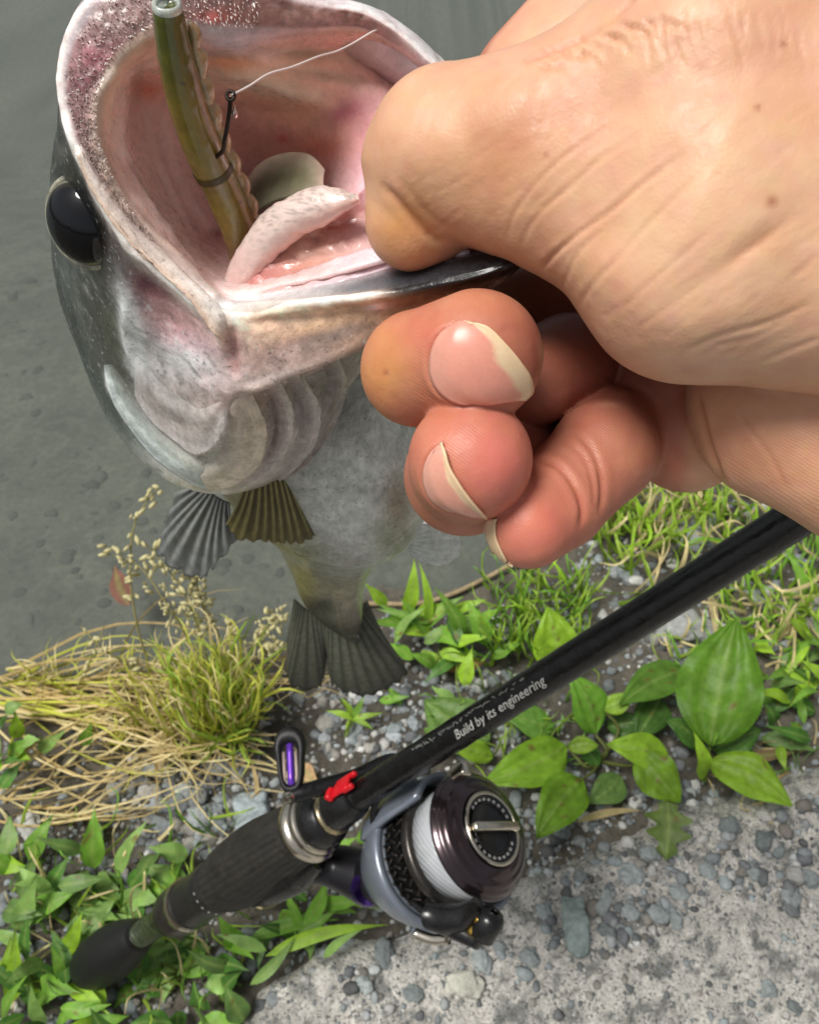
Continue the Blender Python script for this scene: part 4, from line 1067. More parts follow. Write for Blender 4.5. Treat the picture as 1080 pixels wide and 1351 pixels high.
def crease(poly, depth, w, zr=(0, 1e9), shoulder=0.25, taper=True):
    depth = 0.40 * depth; w = max(0.8 * w, 3.4)
    poly = catmull(np.array(poly, float), 6)
    b = (hp[:, 0] > poly[:, 0].min() - 5 * w) & (hp[:, 0] < poly[:, 0].max() + 5 * w) & (hp[:, 1] > poly[:, 1].min() - 5 * w) & (hp[:, 1] < poly[:, 1].max() + 5 * w) & (hv[:, 2] > zr[0]) & (hv[:, 2] < zr[1])
    i = np.where(b)[0]
    if not len(i): return
    d, t = seg_dist(hp[i], poly)
    k = np.clip(np.minimum(t, 1 - t) * 6, 0, 1) if taper else 1.0
    disp[i] += k * front[i] * depth * (-np.exp(-(d / w)**2) + shoulder * np.exp(-((d - 2.2 * w) / (1.4 * w))**2))
TH = (0, 118)
# folds of the thumb base
crease([(708, 362), (728, 338), (760, 312), (800, 282), (850, 240), (900, 205)], 0.7, 4.5, TH)
crease([(762, 408), (775, 388), (810, 350), (850, 300), (890, 260), (940, 215)], 0.35, 4.5, TH)
crease([(735, 388), (752, 360), (770, 330), (800, 300)], 0.3, 3.5, TH)
crease([(668, 320), (676, 287), (692, 260), (730, 218), (780, 180), (830, 150)], 0.3, 4, TH)
crease([(686, 332), (696, 302), (715, 278), (755, 242), (800, 205), (850, 175)], 0.3, 4, TH)
crease([(820, 412), (850, 380), (890, 345), (940, 300)], 0.22, 4, TH)
crease([(840, 432), (880, 405), (930, 370)], 0.2, 4, TH)
crease([(895, 465), (950, 440), (1010, 425), (1080, 395)], 0.35, 5, TH)
crease([(930, 455), (990, 445), (1050, 415)], 0.2, 4, TH)
crease([(1000, 480), (1040, 462), (1085, 445)], 0.3, 4, TH)
crease([(965, 345), (1000, 322), (1040, 290)], 0.2, 4, TH)
crease([(1045, 365), (1080, 335)], 0.25, 4, TH)
# knuckle fold of the bent thumb tip
crease([(503, 240), (523, 262), (545, 288), (572, 312), (592, 322)], 0.9, 7, TH, 0.3)
crease([(530, 232), (548, 262), (575, 290), (600, 305)], 0.3, 6, TH)
# wrinkles in the web at the top
for k in range(26):
    x0 = 690 + k * 7.5 + random.uniform(-6, 6); y0 = 78 - k * 2.2 + random.uniform(-10, 14)
    crease([(x0, y0), (x0 + random.uniform(12, 22), y0 + random.uniform(-4, 10)), (x0 + random.uniform(26, 40), y0 + random.uniform(0, 26))], random.uniform(0.3, 0.65), random.uniform(3, 4.4), TH)
for k in range(14):
    x0 = 850 + k * 15 + random.uniform(-8, 8); y0 = random.uniform(-10, 40)
    crease([(x0, y0), (x0 + random.uniform(2, 8), y0 + 25), (x0 + random.uniform(5, 20), y0 + 60)], random.uniform(0.2, 0.4), 3.4, TH)
crease([(695, 80), (740, 62), (790, 40), (835, 0)], 0.8, 5, (0, 128), 0.2, False)
# faint lines across the thumb
for k in range(9):
    x0 = 512 + k * 9 + random.uniform(-2, 2)
    crease([(x0 + 34, 96 + k * 1), (x0 + 8, 135), (x0 - 8, 180), (x0 - 10, 215)], 0.05 + 0.05 * random.random(), 2.6, TH)
for k in range(110):
    x0 = random.uniform(540, 1060); y0 = random.uniform(110, 480); a = random.uniform(-0.9, -0.5); l = random.uniform(18, 55)
    crease([(x0, y0), (x0 + l * 0.5, y0 + l * 0.5 * a + random.uniform(-2, 2)), (x0 + l, y0 + l * a)], random.uniform(0.04, 0.13), 2.6, TH)
# little finger joint folds
crease([(755, 568), (778, 590), (792, 625), (794, 655), (790, 680)], 0.8, 5, (108, 132))
crease([(735, 578), (768, 600), (782, 640), (784, 672)], 0.4, 4, (108, 132))
crease([(700, 604), (735, 615), (757, 640), (768, 672), (764, 700)], 1.0, 5, (105, 132))
# palm lines in the shade and the heel
crease([(917, 512), (925, 545), (938, 595), (962, 655)], 1.0, 5, (100, 150))
crease([(970, 532), (985, 560), (1015, 600), (1040, 650)], 0.3, 4, (100, 130))
crease([(760, 470), (800, 500), (850, 520)], 0.3, 5, (115, 150))
# soft dents and lumps
def lump(x, y, rx, ry, a, amt, zr=TH):
    c, s = math.cos(a), math.sin(a)
    dx, dy = hp[:, 0] - x, hp[:, 1] - y
    q = ((dx * c + dy * s) / rx)**2 + ((-dx * s + dy * c) / ry)**2
    disp[:] += np.where((hv[:, 2] > zr[0]) & (hv[:, 2] < zr[1]), front * amt * np.exp(-q), 0)
lump(560, 205, 50, 45, 0, 0.5); lump(650, 215, 45, 60, 0.3, -0.5); lump(800, 360, 90, 40, 0.7, 0.9)
lump(940, 420, 80, 30, -0.3, 0.5); lump(985, 330, 70, 14, -0.6, -0.4); lump(760, 150, 80, 40, -0.2, -0.5); lump(900, 160, 90, 50, 0, 0.6)
lump(585, 450, 30, 20, 0.4, 0.25); lump(660, 620, 40, 40, 0, 0.3)
# sunken nail folds
for q in ([(604, 426), (580, 445), (567, 478), (578, 512), (606, 529)], [(586, 584), (568, 602), (561, 630), (570, 657), (600, 676)]):
    crease(q, 1.0, 4, TH, 0.6)
disp += front * 0.10 * fbm(hv[:, 0] * 0.5, hv[:, 1] * 0.5, hv[:, 2] * 0.5, 3, 3)
hv2 = hv + hn * disp[:, None]
# colour of the skin: tan back, pink tips and palm, shade painted into palm and creases
def spl(cols, p, x, y, rx, ry, a, col, amt, mask=None):
    c, s = math.cos(a), math.sin(a)
    dx, dy = p[:, 0] - x, p[:, 1] - y
    w = amt * np.exp(-((dx * c + dy * s) / rx)**2 - ((-dx * s + dy * c) / ry)**2)
    if mask is not None: w = w * mask
    cols += w[:, None] * (np.asarray(col) - cols)
hc = np.tile(alb(230, 178, 144, 0.86), (len(hv), 1))
isthumb = ((hv[:, 2] < 118) & ((hp[:, 1] < 380) | (hp[:, 0] > 712) & (hp[:, 1] < 535)) | (hp[:, 0] > 905)).astype(float)
isthumb = relax(hf, len(hv), isthumb, 25)
fing = 1 - isthumb
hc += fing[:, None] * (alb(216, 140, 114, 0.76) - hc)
spl(hc, hp, 660, 205, 120, 80, 0, alb(222, 166, 122, 0.86), 0.6, isthumb)
spl(hc, hp, 980, 300, 150, 160, 0, alb(236, 192, 154, 0.88), 0.8, isthumb)
spl(hc, hp, 960, 470, 190, 60, 0, alb(230, 184, 154, 0.86), 0.8, isthumb)
spl(hc, hp, 650, 40, 60, 60, 0, alb(240, 180, 150, 0.8), 0.8, isthumb)
spl(hc, hp, 1030, 60, 60, 50, 0, alb(234, 170, 140, 0.8), 0.5, isthumb)
spl(hc, hp, 530, 300, 42, 40, 0, alb(224, 160, 100, 0.8), 0.9, isthumb)
spl(hc, hp, 508, 480, 42, 70, 0.3, alb(226, 158, 98, 0.8), 0.9)
spl(hc, hp, 560, 440, 40, 34, 0, alb(232, 132, 110, 0.8), 0.7)
spl(hc, hp, 640, 400, 90, 25, 0.1, alb(236, 160, 120, 0.8), 0.6)
spl(hc, hp, 655, 610, 50, 60, 0, alb(238, 134, 120, 0.8), 0.9, fing)
spl(hc, hp, 575, 575, 40, 50, 0, alb(232, 140, 112, 0.8), 0.6)
spl(hc, hp, 715, 700, 60, 45, -0.4, alb(230, 128, 108, 0.8), 0.8, fing)
spl(hc, hp, 820, 590, 45, 60, -0.4, alb(216, 146, 116, 0.8), 0.8, fing)
spl(hc, hp, 800, 460, 110, 105, 0.6, alb(160, 78, 62, 0.62), 0.85, fing)  # palm hollow darkened in the colour to deepen its shade
spl(hc, hp, 1010, 600, 80, 60, 0, alb(220, 160, 126, 0.8), 0.8)
for x, y, r in ((509, 491, 4), (998, 143, 4.5), (1033, 58, 5), (1018, 265, 8), (720, 203, 3)):
    spl(hc, hp, x, y, r, r, 0, alb(176, 108, 76, 0.8), 0.75)
n1 = fbm(hv[:, 0] * 0.25, hv[:, 1] * 0.25, hv[:, 2] * 0.25, 4, 11)
hc *= 1 + n1[:, None] * np.array([0.10, 0.20, 0.22])
hc *= np.stack([np.ones(len(hv)), 1 + 0.08 * fbm(hv[:, 0]*0.6, hv[:, 1]*0.6, hv[:, 2]*0.6, 3, 5), 1 + 0.1 * fbm(hv[:, 0]*0.6, hv[:, 1]*0.6, hv[:, 2]*0.6, 3, 6)], 1)
hc[:] = hc * (1 - 0.22 * np.clip(-disp / 0.6, 0, 1))[:, None] ** np.array([0.5, 1.2, 1.4])  # creases darkened and reddened, their shade put into the colour
# fine ridges on the pads of the fingers and the palm
ridge = fing * smooth(0.55, 0.9, front) * (hp[:, 0] > 545) + ((hp[:, 0] > 930) & (hp[:, 1] > 535) | (hp[:, 0] > 745) & (hp[:, 1] > 480) & (hv[:, 2] > 116)) * 1.0
ridge = relax(hf, len(hv), np.clip(ridge, 0, 1), 6)
hc *= 0.9
skin = material('skin', attr='Col', rough=0.46, spec=0.4, sss=0.2, sss_r=(1.0, 0.32, 0.16), sss_s=0.0022, rough_var=0.07, vscale=420,
                bump=[('waveD', 1000, 0.18, 0.00010, 'ridge'), ('voronoi', 1900, 0.10, 0.0002, None), ('noise', 2600, 0.3, 0.0001, None)])
W = C2W(hv2 * 0.001)
fo = hf[:, ::-1]
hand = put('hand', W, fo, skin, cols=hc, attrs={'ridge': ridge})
tag(hand, 'bare hand pinching the fish by its lower jaw, fingers curled under', 'hand')
sel = (hp[hf[:, 0], 0] < 725) & (hp[hf[:, 0], 1] > 375)
use, inv = np.unique(fo[sel], return_inverse=True)
hbvh = BVHTree.FromPolygons(W[use].tolist(), inv.reshape(-1, 4).tolist())
def hit(bvh, px, py):
    d = Vector(P(px, py, 1.0) - CAM).normalized()
    loc, no, i, dist = bvh.ray_cast(Vector(CAM), d)
    return (np.array(loc), np.array(no)) if loc is not None else (None, None)
nailm = material('nail', attr='Col', rough=0.3, spec=0.5, sss=0.3, sss_r=(1, 0.35, 0.25), sss_s=0.0015, var=0.05, vscale=500, bump=[('noise', 900, 0.12, 0.0002, None)])
def nail(A, B, white, pink, lift=0.3, edge=0.25, nu=26, nv=30, dome=0.25, mid=(630, 480)):
    A = catmull(np.array(A, float), 12); B = catmull(np.array(B, float), 12)
    A = A[np.linspace(0, len(A) - 1, nv).astype(int)]; B = B[np.linspace(0, len(B) - 1, nv).astype(int)]
    V = np.full((nu, nv, 3), np.nan); Nn = np.zeros((nu, nv, 3)); col = np.zeros((nu, nv, 3))
    for i in range(nu):
        u = i / (nu - 1)
        for j in range(nv):
            q = A[j] * (1 - u) + B[j] * u
            p, n = hit(hbvh, *q)
            s_ = 0.0
            while p is None and s_ < 1:
                s_ += 0.04; p, n = hit(hbvh, *(q * (1 - s_) + np.array(mid) * s_))
            v = j / (nv - 1)
            V[i, j] = p; Nn[i, j] = n
            wob = 0.04 * math.sin(v * 9) + 0.02 * math.sin(v * 23)
            w = float(smooth(white - 0.06 + wob, white + 0.02 + wob, u))
            ed = min(u * 6, v * 6, (1 - v) * 6, 1)
            col[i, j] = alb(*pink, 0.8) * (1 - w) + alb(246, 212, 172, 0.8) * w
            lun = math.exp(-((u) / 0.25)**2 - ((v - 0.5) / 0.4)**2)
            col[i, j] += 0.25 * lun * (1 - w) * (alb(240, 200, 182, 0.8) - col[i, j])
    # a nail is smoother than the skin under it
    for _ in range(14):
        V[1:-1, 1:-1] = 0.25 * (V[:-2, 1:-1] + V[2:, 1:-1] + V[1:-1, :-2] + V[1:-1, 2:])
    for i in range(nu):
        u = i / (nu - 1)
        for j in range(nv):
            v = j / (nv - 1)
            off = (0.05 + lift * min(1, u * 4) + edge * max(0, (u - white) / (1 - white + 1e-6)) ) + dome * (1 - (2 * v - 1)**2)
            V[i, j] += Nn[nu // 2, nv // 2] * off * 0.6e-3 + Nn[i, j] * off * 0.4e-3
    f = grid_faces(nu, nv)
    v = V.reshape(-1, 3)
    o = put('fingernail', v, f, nailm, hand, cols=col.reshape(-1, 3))
    md = o.modifiers.new('thick', 'SOLIDIFY'); md.thickness = 0.00035; md.offset = -0.6
    return o
nail([(606, 426), (582, 440), (570, 465), (568, 492), (578, 515), (600, 530), (640, 532)],
     [(612, 424), (640, 430), (664, 452), (684, 476), (698, 500), (699, 514), (690, 525)], 0.83, (238, 160, 140))
nail([(585, 584), (571, 595), (562, 616), (561, 636), (570, 657), (590, 671), (622, 679)],
     [(585, 582), (592, 598), (597, 614), (608, 632), (620, 650), (632, 666), (644, 680)], 0.78, (236, 168, 148), lift=0.25, edge=0.35, mid=(615, 610))
nail([(645, 684), (641, 692), (640, 705), (645, 722), (655, 737), (668, 749)],
     [(656, 683), (655, 696), (656, 708), (661, 722), (668, 736), (676, 750)], 0.25, (238, 176, 150), lift=0.0, edge=0.12, dome=0.0, mid=(705, 695))
# ================================================================== FISH
# the skin is one lofted surface: throat -> inside of the mouth -> lips -> head -> gill cover -> body -> tail root
# every ring runs near mouth corner -> upper jaw -> far corner -> lower jaw; (px, py, depth mm)
RINGS = [
 ('Ic', [(352 + 4 * math.sin(-2 * math.pi * k / 16), 254 + 4 * math.cos(-2 * math.pi * k / 16), 156) for k in range(16)]),
 ('I0', [(330,290,152.0),(322,278,152.0),(318,262,152.0),(318,245,152.0),(322,230,152.0),(330,220,152.0),(340,214,152.0),(352,212,152.0),(364,214,152.0),(374,220,152.0),(382,230,152.0),(386,245,152.0),(384,262,152.0),(378,276,152.0),(366,286,152.0),(348,292,152.0)]),
 ('I1', [(300,350,141.0),(272,322,141.0),(250,275,141.0),(238,215,141.0),(246,170,140.0),(265,145,139.0),(300,130,137.0),(340,125,137.0),(392,130,137.0),(436,145,137.0),(470,180,137.0),(484,220,137.0),(486,260,135.0),(470,300,131.0),(430,325,131.0),(360,345,135.0)]),
 ('I2', [(284,372,133.0),(250,335,134.0),(216,280,134.0),(184,205,133.0),(176,145,132.0),(192,110,130.0),(255,92,128.0),(320,92,128.0),(400,92,130.0),(470,106,133.0),(528,145,135.0),(556,200,133.0),(575,260,125.0),(575,318,115.0),(500,343,117.0),(390,370,125.0)]),
 ('I3', [(292,386,131),(256,345,131),(215,288,129),(172,215,126),(160,150,123),(172,104,121),(235,72,121),(310,70,123),(400,62,129),(480,70,135),(540,110,141),(582,160,143),(618,235,131),(628,322,116),(515,350,120),(400,378,126)]),
 ('R0', [(291,394,126),(222,330,124),(180,285,121.5),(142,225,118.5),(127,160,116),(138,98,114.5),(205,34,113.5),(300,36,117),(400,38,122.5),(485,40,127),(563,98,133),(602,150,136),(642,230,124),(650,330,109),(520,360,114.5),(400,385,121.5)]),
 ('R1', [(296,412,125.5),(238,382,126),(178,326,123.5),(134,253,120),(98,182,117),(82,100,115),(140,-12,112.5),(292,-34,114),(402,2,120),(494,22,126),(580,92,132),(626,140,135),(660,232,122.5),(668,348,107),(530,382,112),(400,402,119)]),
 ('H1', [(302,450,129),(232,402,131),(166,340,128.5),(124,262,125.5),(90,188,122),(79,98,120),(135,-30,118),(290,-58,119),(412,-16,125),(505,15,131),(592,86,137),(640,140,138),(680,232,126),(680,354,110),(540,402,114),(402,430,122)]),
 ('H2', [(304,512,137),(222,462,141),(146,396,142),(95,308,141),(70,236,140),(84,136,136),(150,20,136),(300,0,136),(420,30,140),(510,60,146),(590,120,150),(640,180,148),(660,260,134),(655,374,115),(522,436,121),(402,486,129)]),
 ('H2b', [(302,524,139),(222,480,146),(146,415,147),(96,328,147),(69,250,146),(82,148,143),(152,36,142),(300,14,142),(420,44,147),(510,76,152),(586,136,155),(632,194,152),(652,272,138),(648,370,123),(516,432,128),(402,482,135)]),
 ('H3', [(300,580,152),(222,552,160),(148,490,164),(98,392,165),(68,296,164),(78,186,162),(160,90,160),(300,60,160),(420,90,165),(510,130,168),(570,190,168),(600,250,164),(590,330,155),(550,405,150),(470,470,150),(372,528,150)]),
 ('H4', [(300,652,186),(218,630,190),(152,566,192),(112,478,191),(78,366,190),(100,250,188),(190,170,188),(310,150,188),(410,180,188),(490,230,186),(540,290,184),(560,350,180),(545,410,176),(510,455,172),(462,505,170),(398,600,178)]),
 ('H4b', [(303,646,193),(224,624,196),(160,562,197),(120,478,196),(88,370,195),(108,260,193),(196,182,193),(312,164,192),(406,192,192),(482,240,190),(530,296,188),(550,352,184),(534,410,181),(500,455,178),(452,508,177),(390,592,184)]),
]
def ell(cx_, cy_, d, u, v, n=16):
    ud = np.array([0.81, 0.58]); nd = np.array([-0.58, 0.81]); out = []
    for k in range(n):
        a = -2 * math.pi * (k - 0.0) / n            # k0 = near flank, then dorsal, far flank, ventral
        q = np.array([cx_, cy_]) + nd * v * math.cos(a) + ud * u * math.sin(a)
        out.append((q[0], q[1], d))
    return out
def ell_at(cx_, cy_, d, u, v, tilt):
    """rings lean: the ventral edge lies nearer to the camera than the dorsal edge"""
    e = ell(cx_, cy_, d, u, v)
    return [(x, y, dd + tilt * (-((x - cx_) * 0.81 + (y - cy_) * 0.58) / max(u, 1))) for x, y, dd in e]
RINGS += [
 ('B0', ell_at(352, 470, 200, 172, 128, 6)),
 ('B1', ell_at(385, 535, 214, 172, 128, 8)),
 ('B2', ell_at(414, 604, 238, 168, 122, 10)),
 ('B3', ell_at(421, 648, 266, 128, 92, 10)),
 ('B4', ell_at(426, 708, 308, 78, 54, 8)),
 ('B5', ell_at(431, 764, 350, 53, 34, 5)),
 ('B6', ell_at(436, 804, 386, 47, 20, 3)),
 ('B7', ell_at(438, 824, 398, 38, 6, 3)), ('B8', ell_at(438, 826, 400, 14, 1, 1)),
]
names = [r[0] for r in RINGS]
ctrl = np.array([[C(*p) for p in r[1]] for r in RINGS])          # rings x 16 x 3, mm
# colour of each control point (as seen, 0..255)
def crow(*c):
    return [c[min(i, len(c) - 1)] for i in range(16)]
PK, PK2, OR, CR, WH = (206,176,170), (222,178,176), (236,192,160), (238,214,186), (236,228,224)
COL = {
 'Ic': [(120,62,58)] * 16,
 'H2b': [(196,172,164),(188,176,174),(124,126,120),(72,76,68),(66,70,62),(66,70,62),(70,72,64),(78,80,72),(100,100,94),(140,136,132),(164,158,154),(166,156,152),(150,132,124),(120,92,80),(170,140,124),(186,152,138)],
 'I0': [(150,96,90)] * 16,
 'I1': [(168,120,116),(180,140,134),(190,158,154),(196,166,160),(200,166,156),(206,160,146),(214,170,150),(228,186,160),(232,192,164),(226,176,158),(216,158,154),(214,150,148),(222,160,160),(226,164,160),(216,150,144),(180,120,114)],
 'I2': [(206,178,174),(208,182,176),(206,182,176),(206,180,172),(222,190,176),(228,188,170),(232,200,178),(240,214,184),(240,210,176),(230,180,158),(214,150,160),(220,160,176),(236,188,196),(238,196,202),(236,190,194),(214,180,178)],
 'I3': [(236,222,222),(226,206,204),(230,214,210),(232,216,210),(236,220,210),(238,222,206),(236,214,194),(232,206,186),(224,180,158),(228,190,176),(224,176,168),(220,170,172),(232,190,196),(230,196,200),(236,206,212),(240,224,226)],
 'R0': [(240,232,232),(226,196,188),(228,200,190),(232,212,200),(232,210,196),(230,206,190),(222,190,176),(214,206,212),(222,196,188),(236,206,190),(230,206,204),(226,200,200),(210,190,194),(46,48,52),(78,80,86),(226,222,224)],
 'R1': [(238,228,222),(232,216,206),(232,218,208),(226,216,210),(214,208,208),(196,186,190),(176,160,164),(186,160,158),(222,206,206),(234,220,218),(230,222,222),(226,218,218),(200,192,196),(34,36,40),(54,56,62),(232,226,222)],
 'H1': [(222,196,186),(196,164,158),(150,132,128),(96,92,84),(96,92,86),(110,104,102),(120,110,110),(140,126,126),(190,178,178),(214,204,204),(214,208,208),(200,194,194),(150,140,140),(66,62,62),(206,164,134),(232,196,166)],
 'H2': [(196,172,168),(190,176,176),(128,128,124),(70,72,64),(64,66,58),(66,68,60),(70,72,64),(80,80,72),(110,110,104),(150,146,142),(170,164,160),(170,160,156),(150,132,124),(160,122,100),(196,170,156),(206,180,172)],
 'H3': [(190,180,172),(182,178,172),(118,120,112),(78,82,76),(72,78,72),(70,74,66),(70,74,66),(76,78,70),(90,92,84),(120,120,114),(150,148,144),(170,164,160),(176,162,156),(176,156,150),(170,150,148),(176,158,154)],
 'H4': [(206,202,190),(196,196,188),(142,148,140),(98,104,98),(84,90,84),(72,76,68),(70,74,66),(74,78,70),(86,90,82),(120,122,116),(150,150,146),(170,168,164),(180,174,170),(176,168,164),(172,160,156),(190,180,172)],
 'H4b': [(150,146,136)] * 16,
}
bodyc = [(150,152,140),(132,134,112),(108,110,84),(86,88,66),(78,80,60),(78,80,60),(86,88,66),(108,112,90),(140,144,130),(170,174,168),(190,194,190),(198,202,198),(196,200,196),(188,192,188),(176,180,174),(164,168,158)]
for n_ in ('B0', 'B1', 'B2', 'B3'): COL[n_] = bodyc
COL['B4'] = [(158,152,126),(138,130,92),(118,110,72),(96,92,62),(90,86,60),(92,90,62),(104,100,72),(130,126,98),(150,148,124),(168,166,146),(180,178,160),(184,182,166),(182,180,162),(178,174,154),(172,168,146),(166,160,136)]
COL['B5'] = COL['B4']; COL['B6'] = [(96,92,76)] * 16; COL['B7'] = [(60,60,50)] * 16; COL['B8'] = COL['B7']
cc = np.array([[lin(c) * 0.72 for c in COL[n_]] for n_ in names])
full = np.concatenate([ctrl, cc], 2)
NT, NR = 18, 15
dense_th = np.stack([catmull(full[i], NT, closed=True) for i in range(len(full))])     # rings x 288 x 6
kn = np.linalg.norm(np.diff(dense_th[:, :, :3], axis=0), axis=2).mean(1)
dense = catmull(dense_th, NR, knots=np.maximum(kn, 0.5))
nr, nth = dense.shape[:2]
ringpar = np.arange(nr) / NR                                     # ring index as a float
fv = dense[:, :, :3].reshape(-1, 3).copy(); fc = np.clip(dense[:, :, 3:].reshape(-1, 3), 0.004, 1).copy()
rp = np.repeat(ringpar, nth); tp = np.tile(np.arange(nth) / NT, nr)
ff = grid_faces(nr, nth, False, True)
fp = np.stack([PCX + fv[:, 0] * FPX / fv[:, 2], PCY - fv[:, 1] * FPX / fv[:, 2]], 1)
fn = vnormals(fv, ff)
if (fn[rp > 7] * (fv[rp > 7] - fv[(rp > 6) & (rp < 9)].mean(0))).sum() < 0:
    ff = ff[:, ::-1].copy(); fn = -fn
ffront = np.clip(-(fn * fv).sum(1) / np.linalg.norm(fv, axis=1) * 3 + 0.15, 0, 1)
RI = {n_: i for i, n_ in enumerate(names)}
outer = (rp > RI['R1'] - 0.2).astype(float); inner = 1 - (rp > RI['R0'] + 0.1)
head = smooth(RI['R1'], RI['H1'], rp) * (rp < RI['H4'] + 0.5)
body = (rp > RI['H4b']).astype(float)
fdisp = np.zeros(len(fv))
fc += (0.35 * (1 - smooth(RI['R0'] - 0.6, RI['R0'] - 0.2, rp)))[:, None] * (lin((238, 214, 208)) * 0.72 - fc)  # mouth lining whitened in the colour to stand in for missing light
def ridge_line(poly, h, w, mask, taper=True, col=None, camt=0.0, cw=None):
    poly = catmull(np.array(poly, float), 6)
    d, t = seg_dist(fp, poly)
    k = np.clip(np.minimum(t, 1 - t) * 6, 0, 1) if taper else 1.0
    g = k * mask * np.exp(-(d / w)**2)
    fdisp[:] += ffront * h * g
    if col is not None:
        gg = k * mask * np.exp(-(d / (cw or w))**2) * camt * np.clip(ffront * 2, 0, 1)
        fc[:] += gg[:, None] * (lin(col) * 0.72 - fc)
def fs(x, y, rx, ry, a, col, amt, mask):
    spl(fc, fp, x, y, rx, ry, a, lin(col) * 0.72, amt, mask * np.clip(ffront * 2, 0, 1))
def spl(cols, p, x, y, rx, ry, a, col, amt, mask=None):
    c, s = math.cos(a), math.sin(a)
    dx, dy = p[:, 0] - x, p[:, 1] - y
    w = amt * np.exp(-((dx * c + dy * s) / rx)**2 - ((-dx * s + dy * c) / ry)**2)
    if mask is not None: w = w * mask
    cols += w[:, None] * (np.asarray(col) - cols)
# --- tooth pad of the upper jaw: purple, bristly
pad = smooth(RI['R0'] - 0.05, RI['R0'] + 0.15, rp) * (1 - smooth(RI['R1'] - 0.22, RI['R1'] - 0.02, rp)) * smooth(0.6, 2.2, tp) * (1 - smooth(9.0, 9.8, tp))
padn = fbm(fp[:, 0] * 0.10, fp[:, 1] * 0.10, None, 3, 21)
fc += (pad * 0.92)[:, None] * (lin((166, 130, 126)) * 0.72 - fc)
for x, y, rx, ry, col, amt in ((128, 72, 34, 30, (186, 112, 124), 0.8), (110, 110, 26, 26, (128, 70, 82), 0.8), (112, 150, 20, 30, (150, 104, 108), 0.6), (150, 40, 40, 26, (140, 110, 108), 0.7),
                              (300, 20, 46, 16, (206, 150, 140), 0.8), (282, 22, 22, 9, (214, 96, 90), 0.7), (400, 20, 50, 12, (226, 196, 186), 0.8), (150, 240, 14, 40, (190, 150, 130), 0.5)):
    fs(x, y, rx, ry, 0, col, amt, pad)
# --- pale folds, wounds and veins inside the mouth
inn = inner * 1.0
for x, y, rx, ry, a, col, amt in (
   (340, 112, 75, 13, 0.22, (250, 238, 214), 0.9), (420, 132, 40, 8, 0.25, (244, 226, 204), 0.6), (400, 150, 90, 22, 0.2, (238, 200, 164), 0.7), (455, 148, 34, 16, -0.5, (168, 90, 116), 0.75), (480, 180, 30, 40, 0, (216, 140, 156), 0.6),
   (400, 190, 70, 26, 0.0, (228, 170, 142), 0.7), (425, 195, 26, 14, 0.1, (208, 110, 90), 0.6), (372, 183, 8, 5, 0.3, (200, 70, 80), 0.7), (395, 70, 44, 9, 0.05, (150, 142, 116), 0.75), (450, 76, 40, 8, 0.06, (214, 200, 178), 0.7), (430, 100, 70, 9, 0.15, (150, 132, 112), 0.7),
   (300, 58, 40, 9, 0.15, (196, 200, 212), 0.85), (285, 72, 40, 6, 0.1, (120, 108, 96), 0.6), (300, 82, 40, 7, 0.05, (232, 176, 128), 0.8), (195, 118, 22, 14, 0.2, (214, 126, 96), 0.85), (180, 115, 9, 30, 0.15, (140, 84, 70), 0.5),
   (500, 250, 40, 60, 0, (238, 196, 208), 0.8), (470, 335, 60, 14, -0.15, (240, 214, 222), 0.8), (210, 215, 30, 70, -0.35, (220, 200, 196), 0.6), (260, 200, 26, 90, -0.3, (214, 188, 186), 0.6), (272, 330, 26, 40, -0.3, (176, 130, 124), 0.6), (292, 308, 14, 7, 0, (96, 40, 46), 0.8)):
    fs(x, y, rx, ry, a, col, amt, inn)
for k in range(9):       # long soft folds in the cheek
    x0 = 188 + k * 13; c0 = [(x0, 140 + k * 3), (x0 + 14, 200), (x0 + 40, 260 + k * 2), (x0 + 72, 318 + k * 2)]
    ridge_line(c0, random.uniform(-0.5, 0.5), 4.5, inn, col=(196, 164, 162) if k % 2 else (230, 212, 208), camt=0.4, cw=3)
ridge_line([(150, 95), (128, 130), (125, 165), (136, 215), (160, 262), (200, 308), (250, 352), (285, 390)], 0.5, 6, np.ones(len(fv)), False, (236, 214, 196), 0.5, 8)
ridge_line([(170, 120), (165, 150), (158, 180), (175, 225), (205, 275), (240, 320)], 0.6, 5, np.ones(len(fv)), True, (228, 206, 200), 0.4, 6)
ridge_line([(162, 205), (180, 235), (205, 272), (222, 300)], -0.4, 3, np.ones(len(fv)), True, (150, 124, 124), 0.5, 2.5)
ridge_line([(275, 92), (330, 98), (380, 118), (430, 132)], 0.8, 9, inn)
ridge_line([(300, 142), (360, 150), (430, 150)], -0.5, 10, inn)
# --- outer white margin of the upper jaw
ridge_line([(170, -40), (128, -8), (98, 30), (83, 70), (80, 110), (88, 160), (102, 205), (120, 245), (148, 295), (180, 335), (226, 374), (268, 412), (298, 452)], 0.35, 5, (rp < RI['H1'] + 0.25) * 1.0, False, (232, 222, 216), 0.9, 5)
ridge_line([(190, 318), (240, 360), (275, 395), (292, 430), (298, 455)], 0.5, 9, head, False, (226, 196, 178), 0.75, 10)
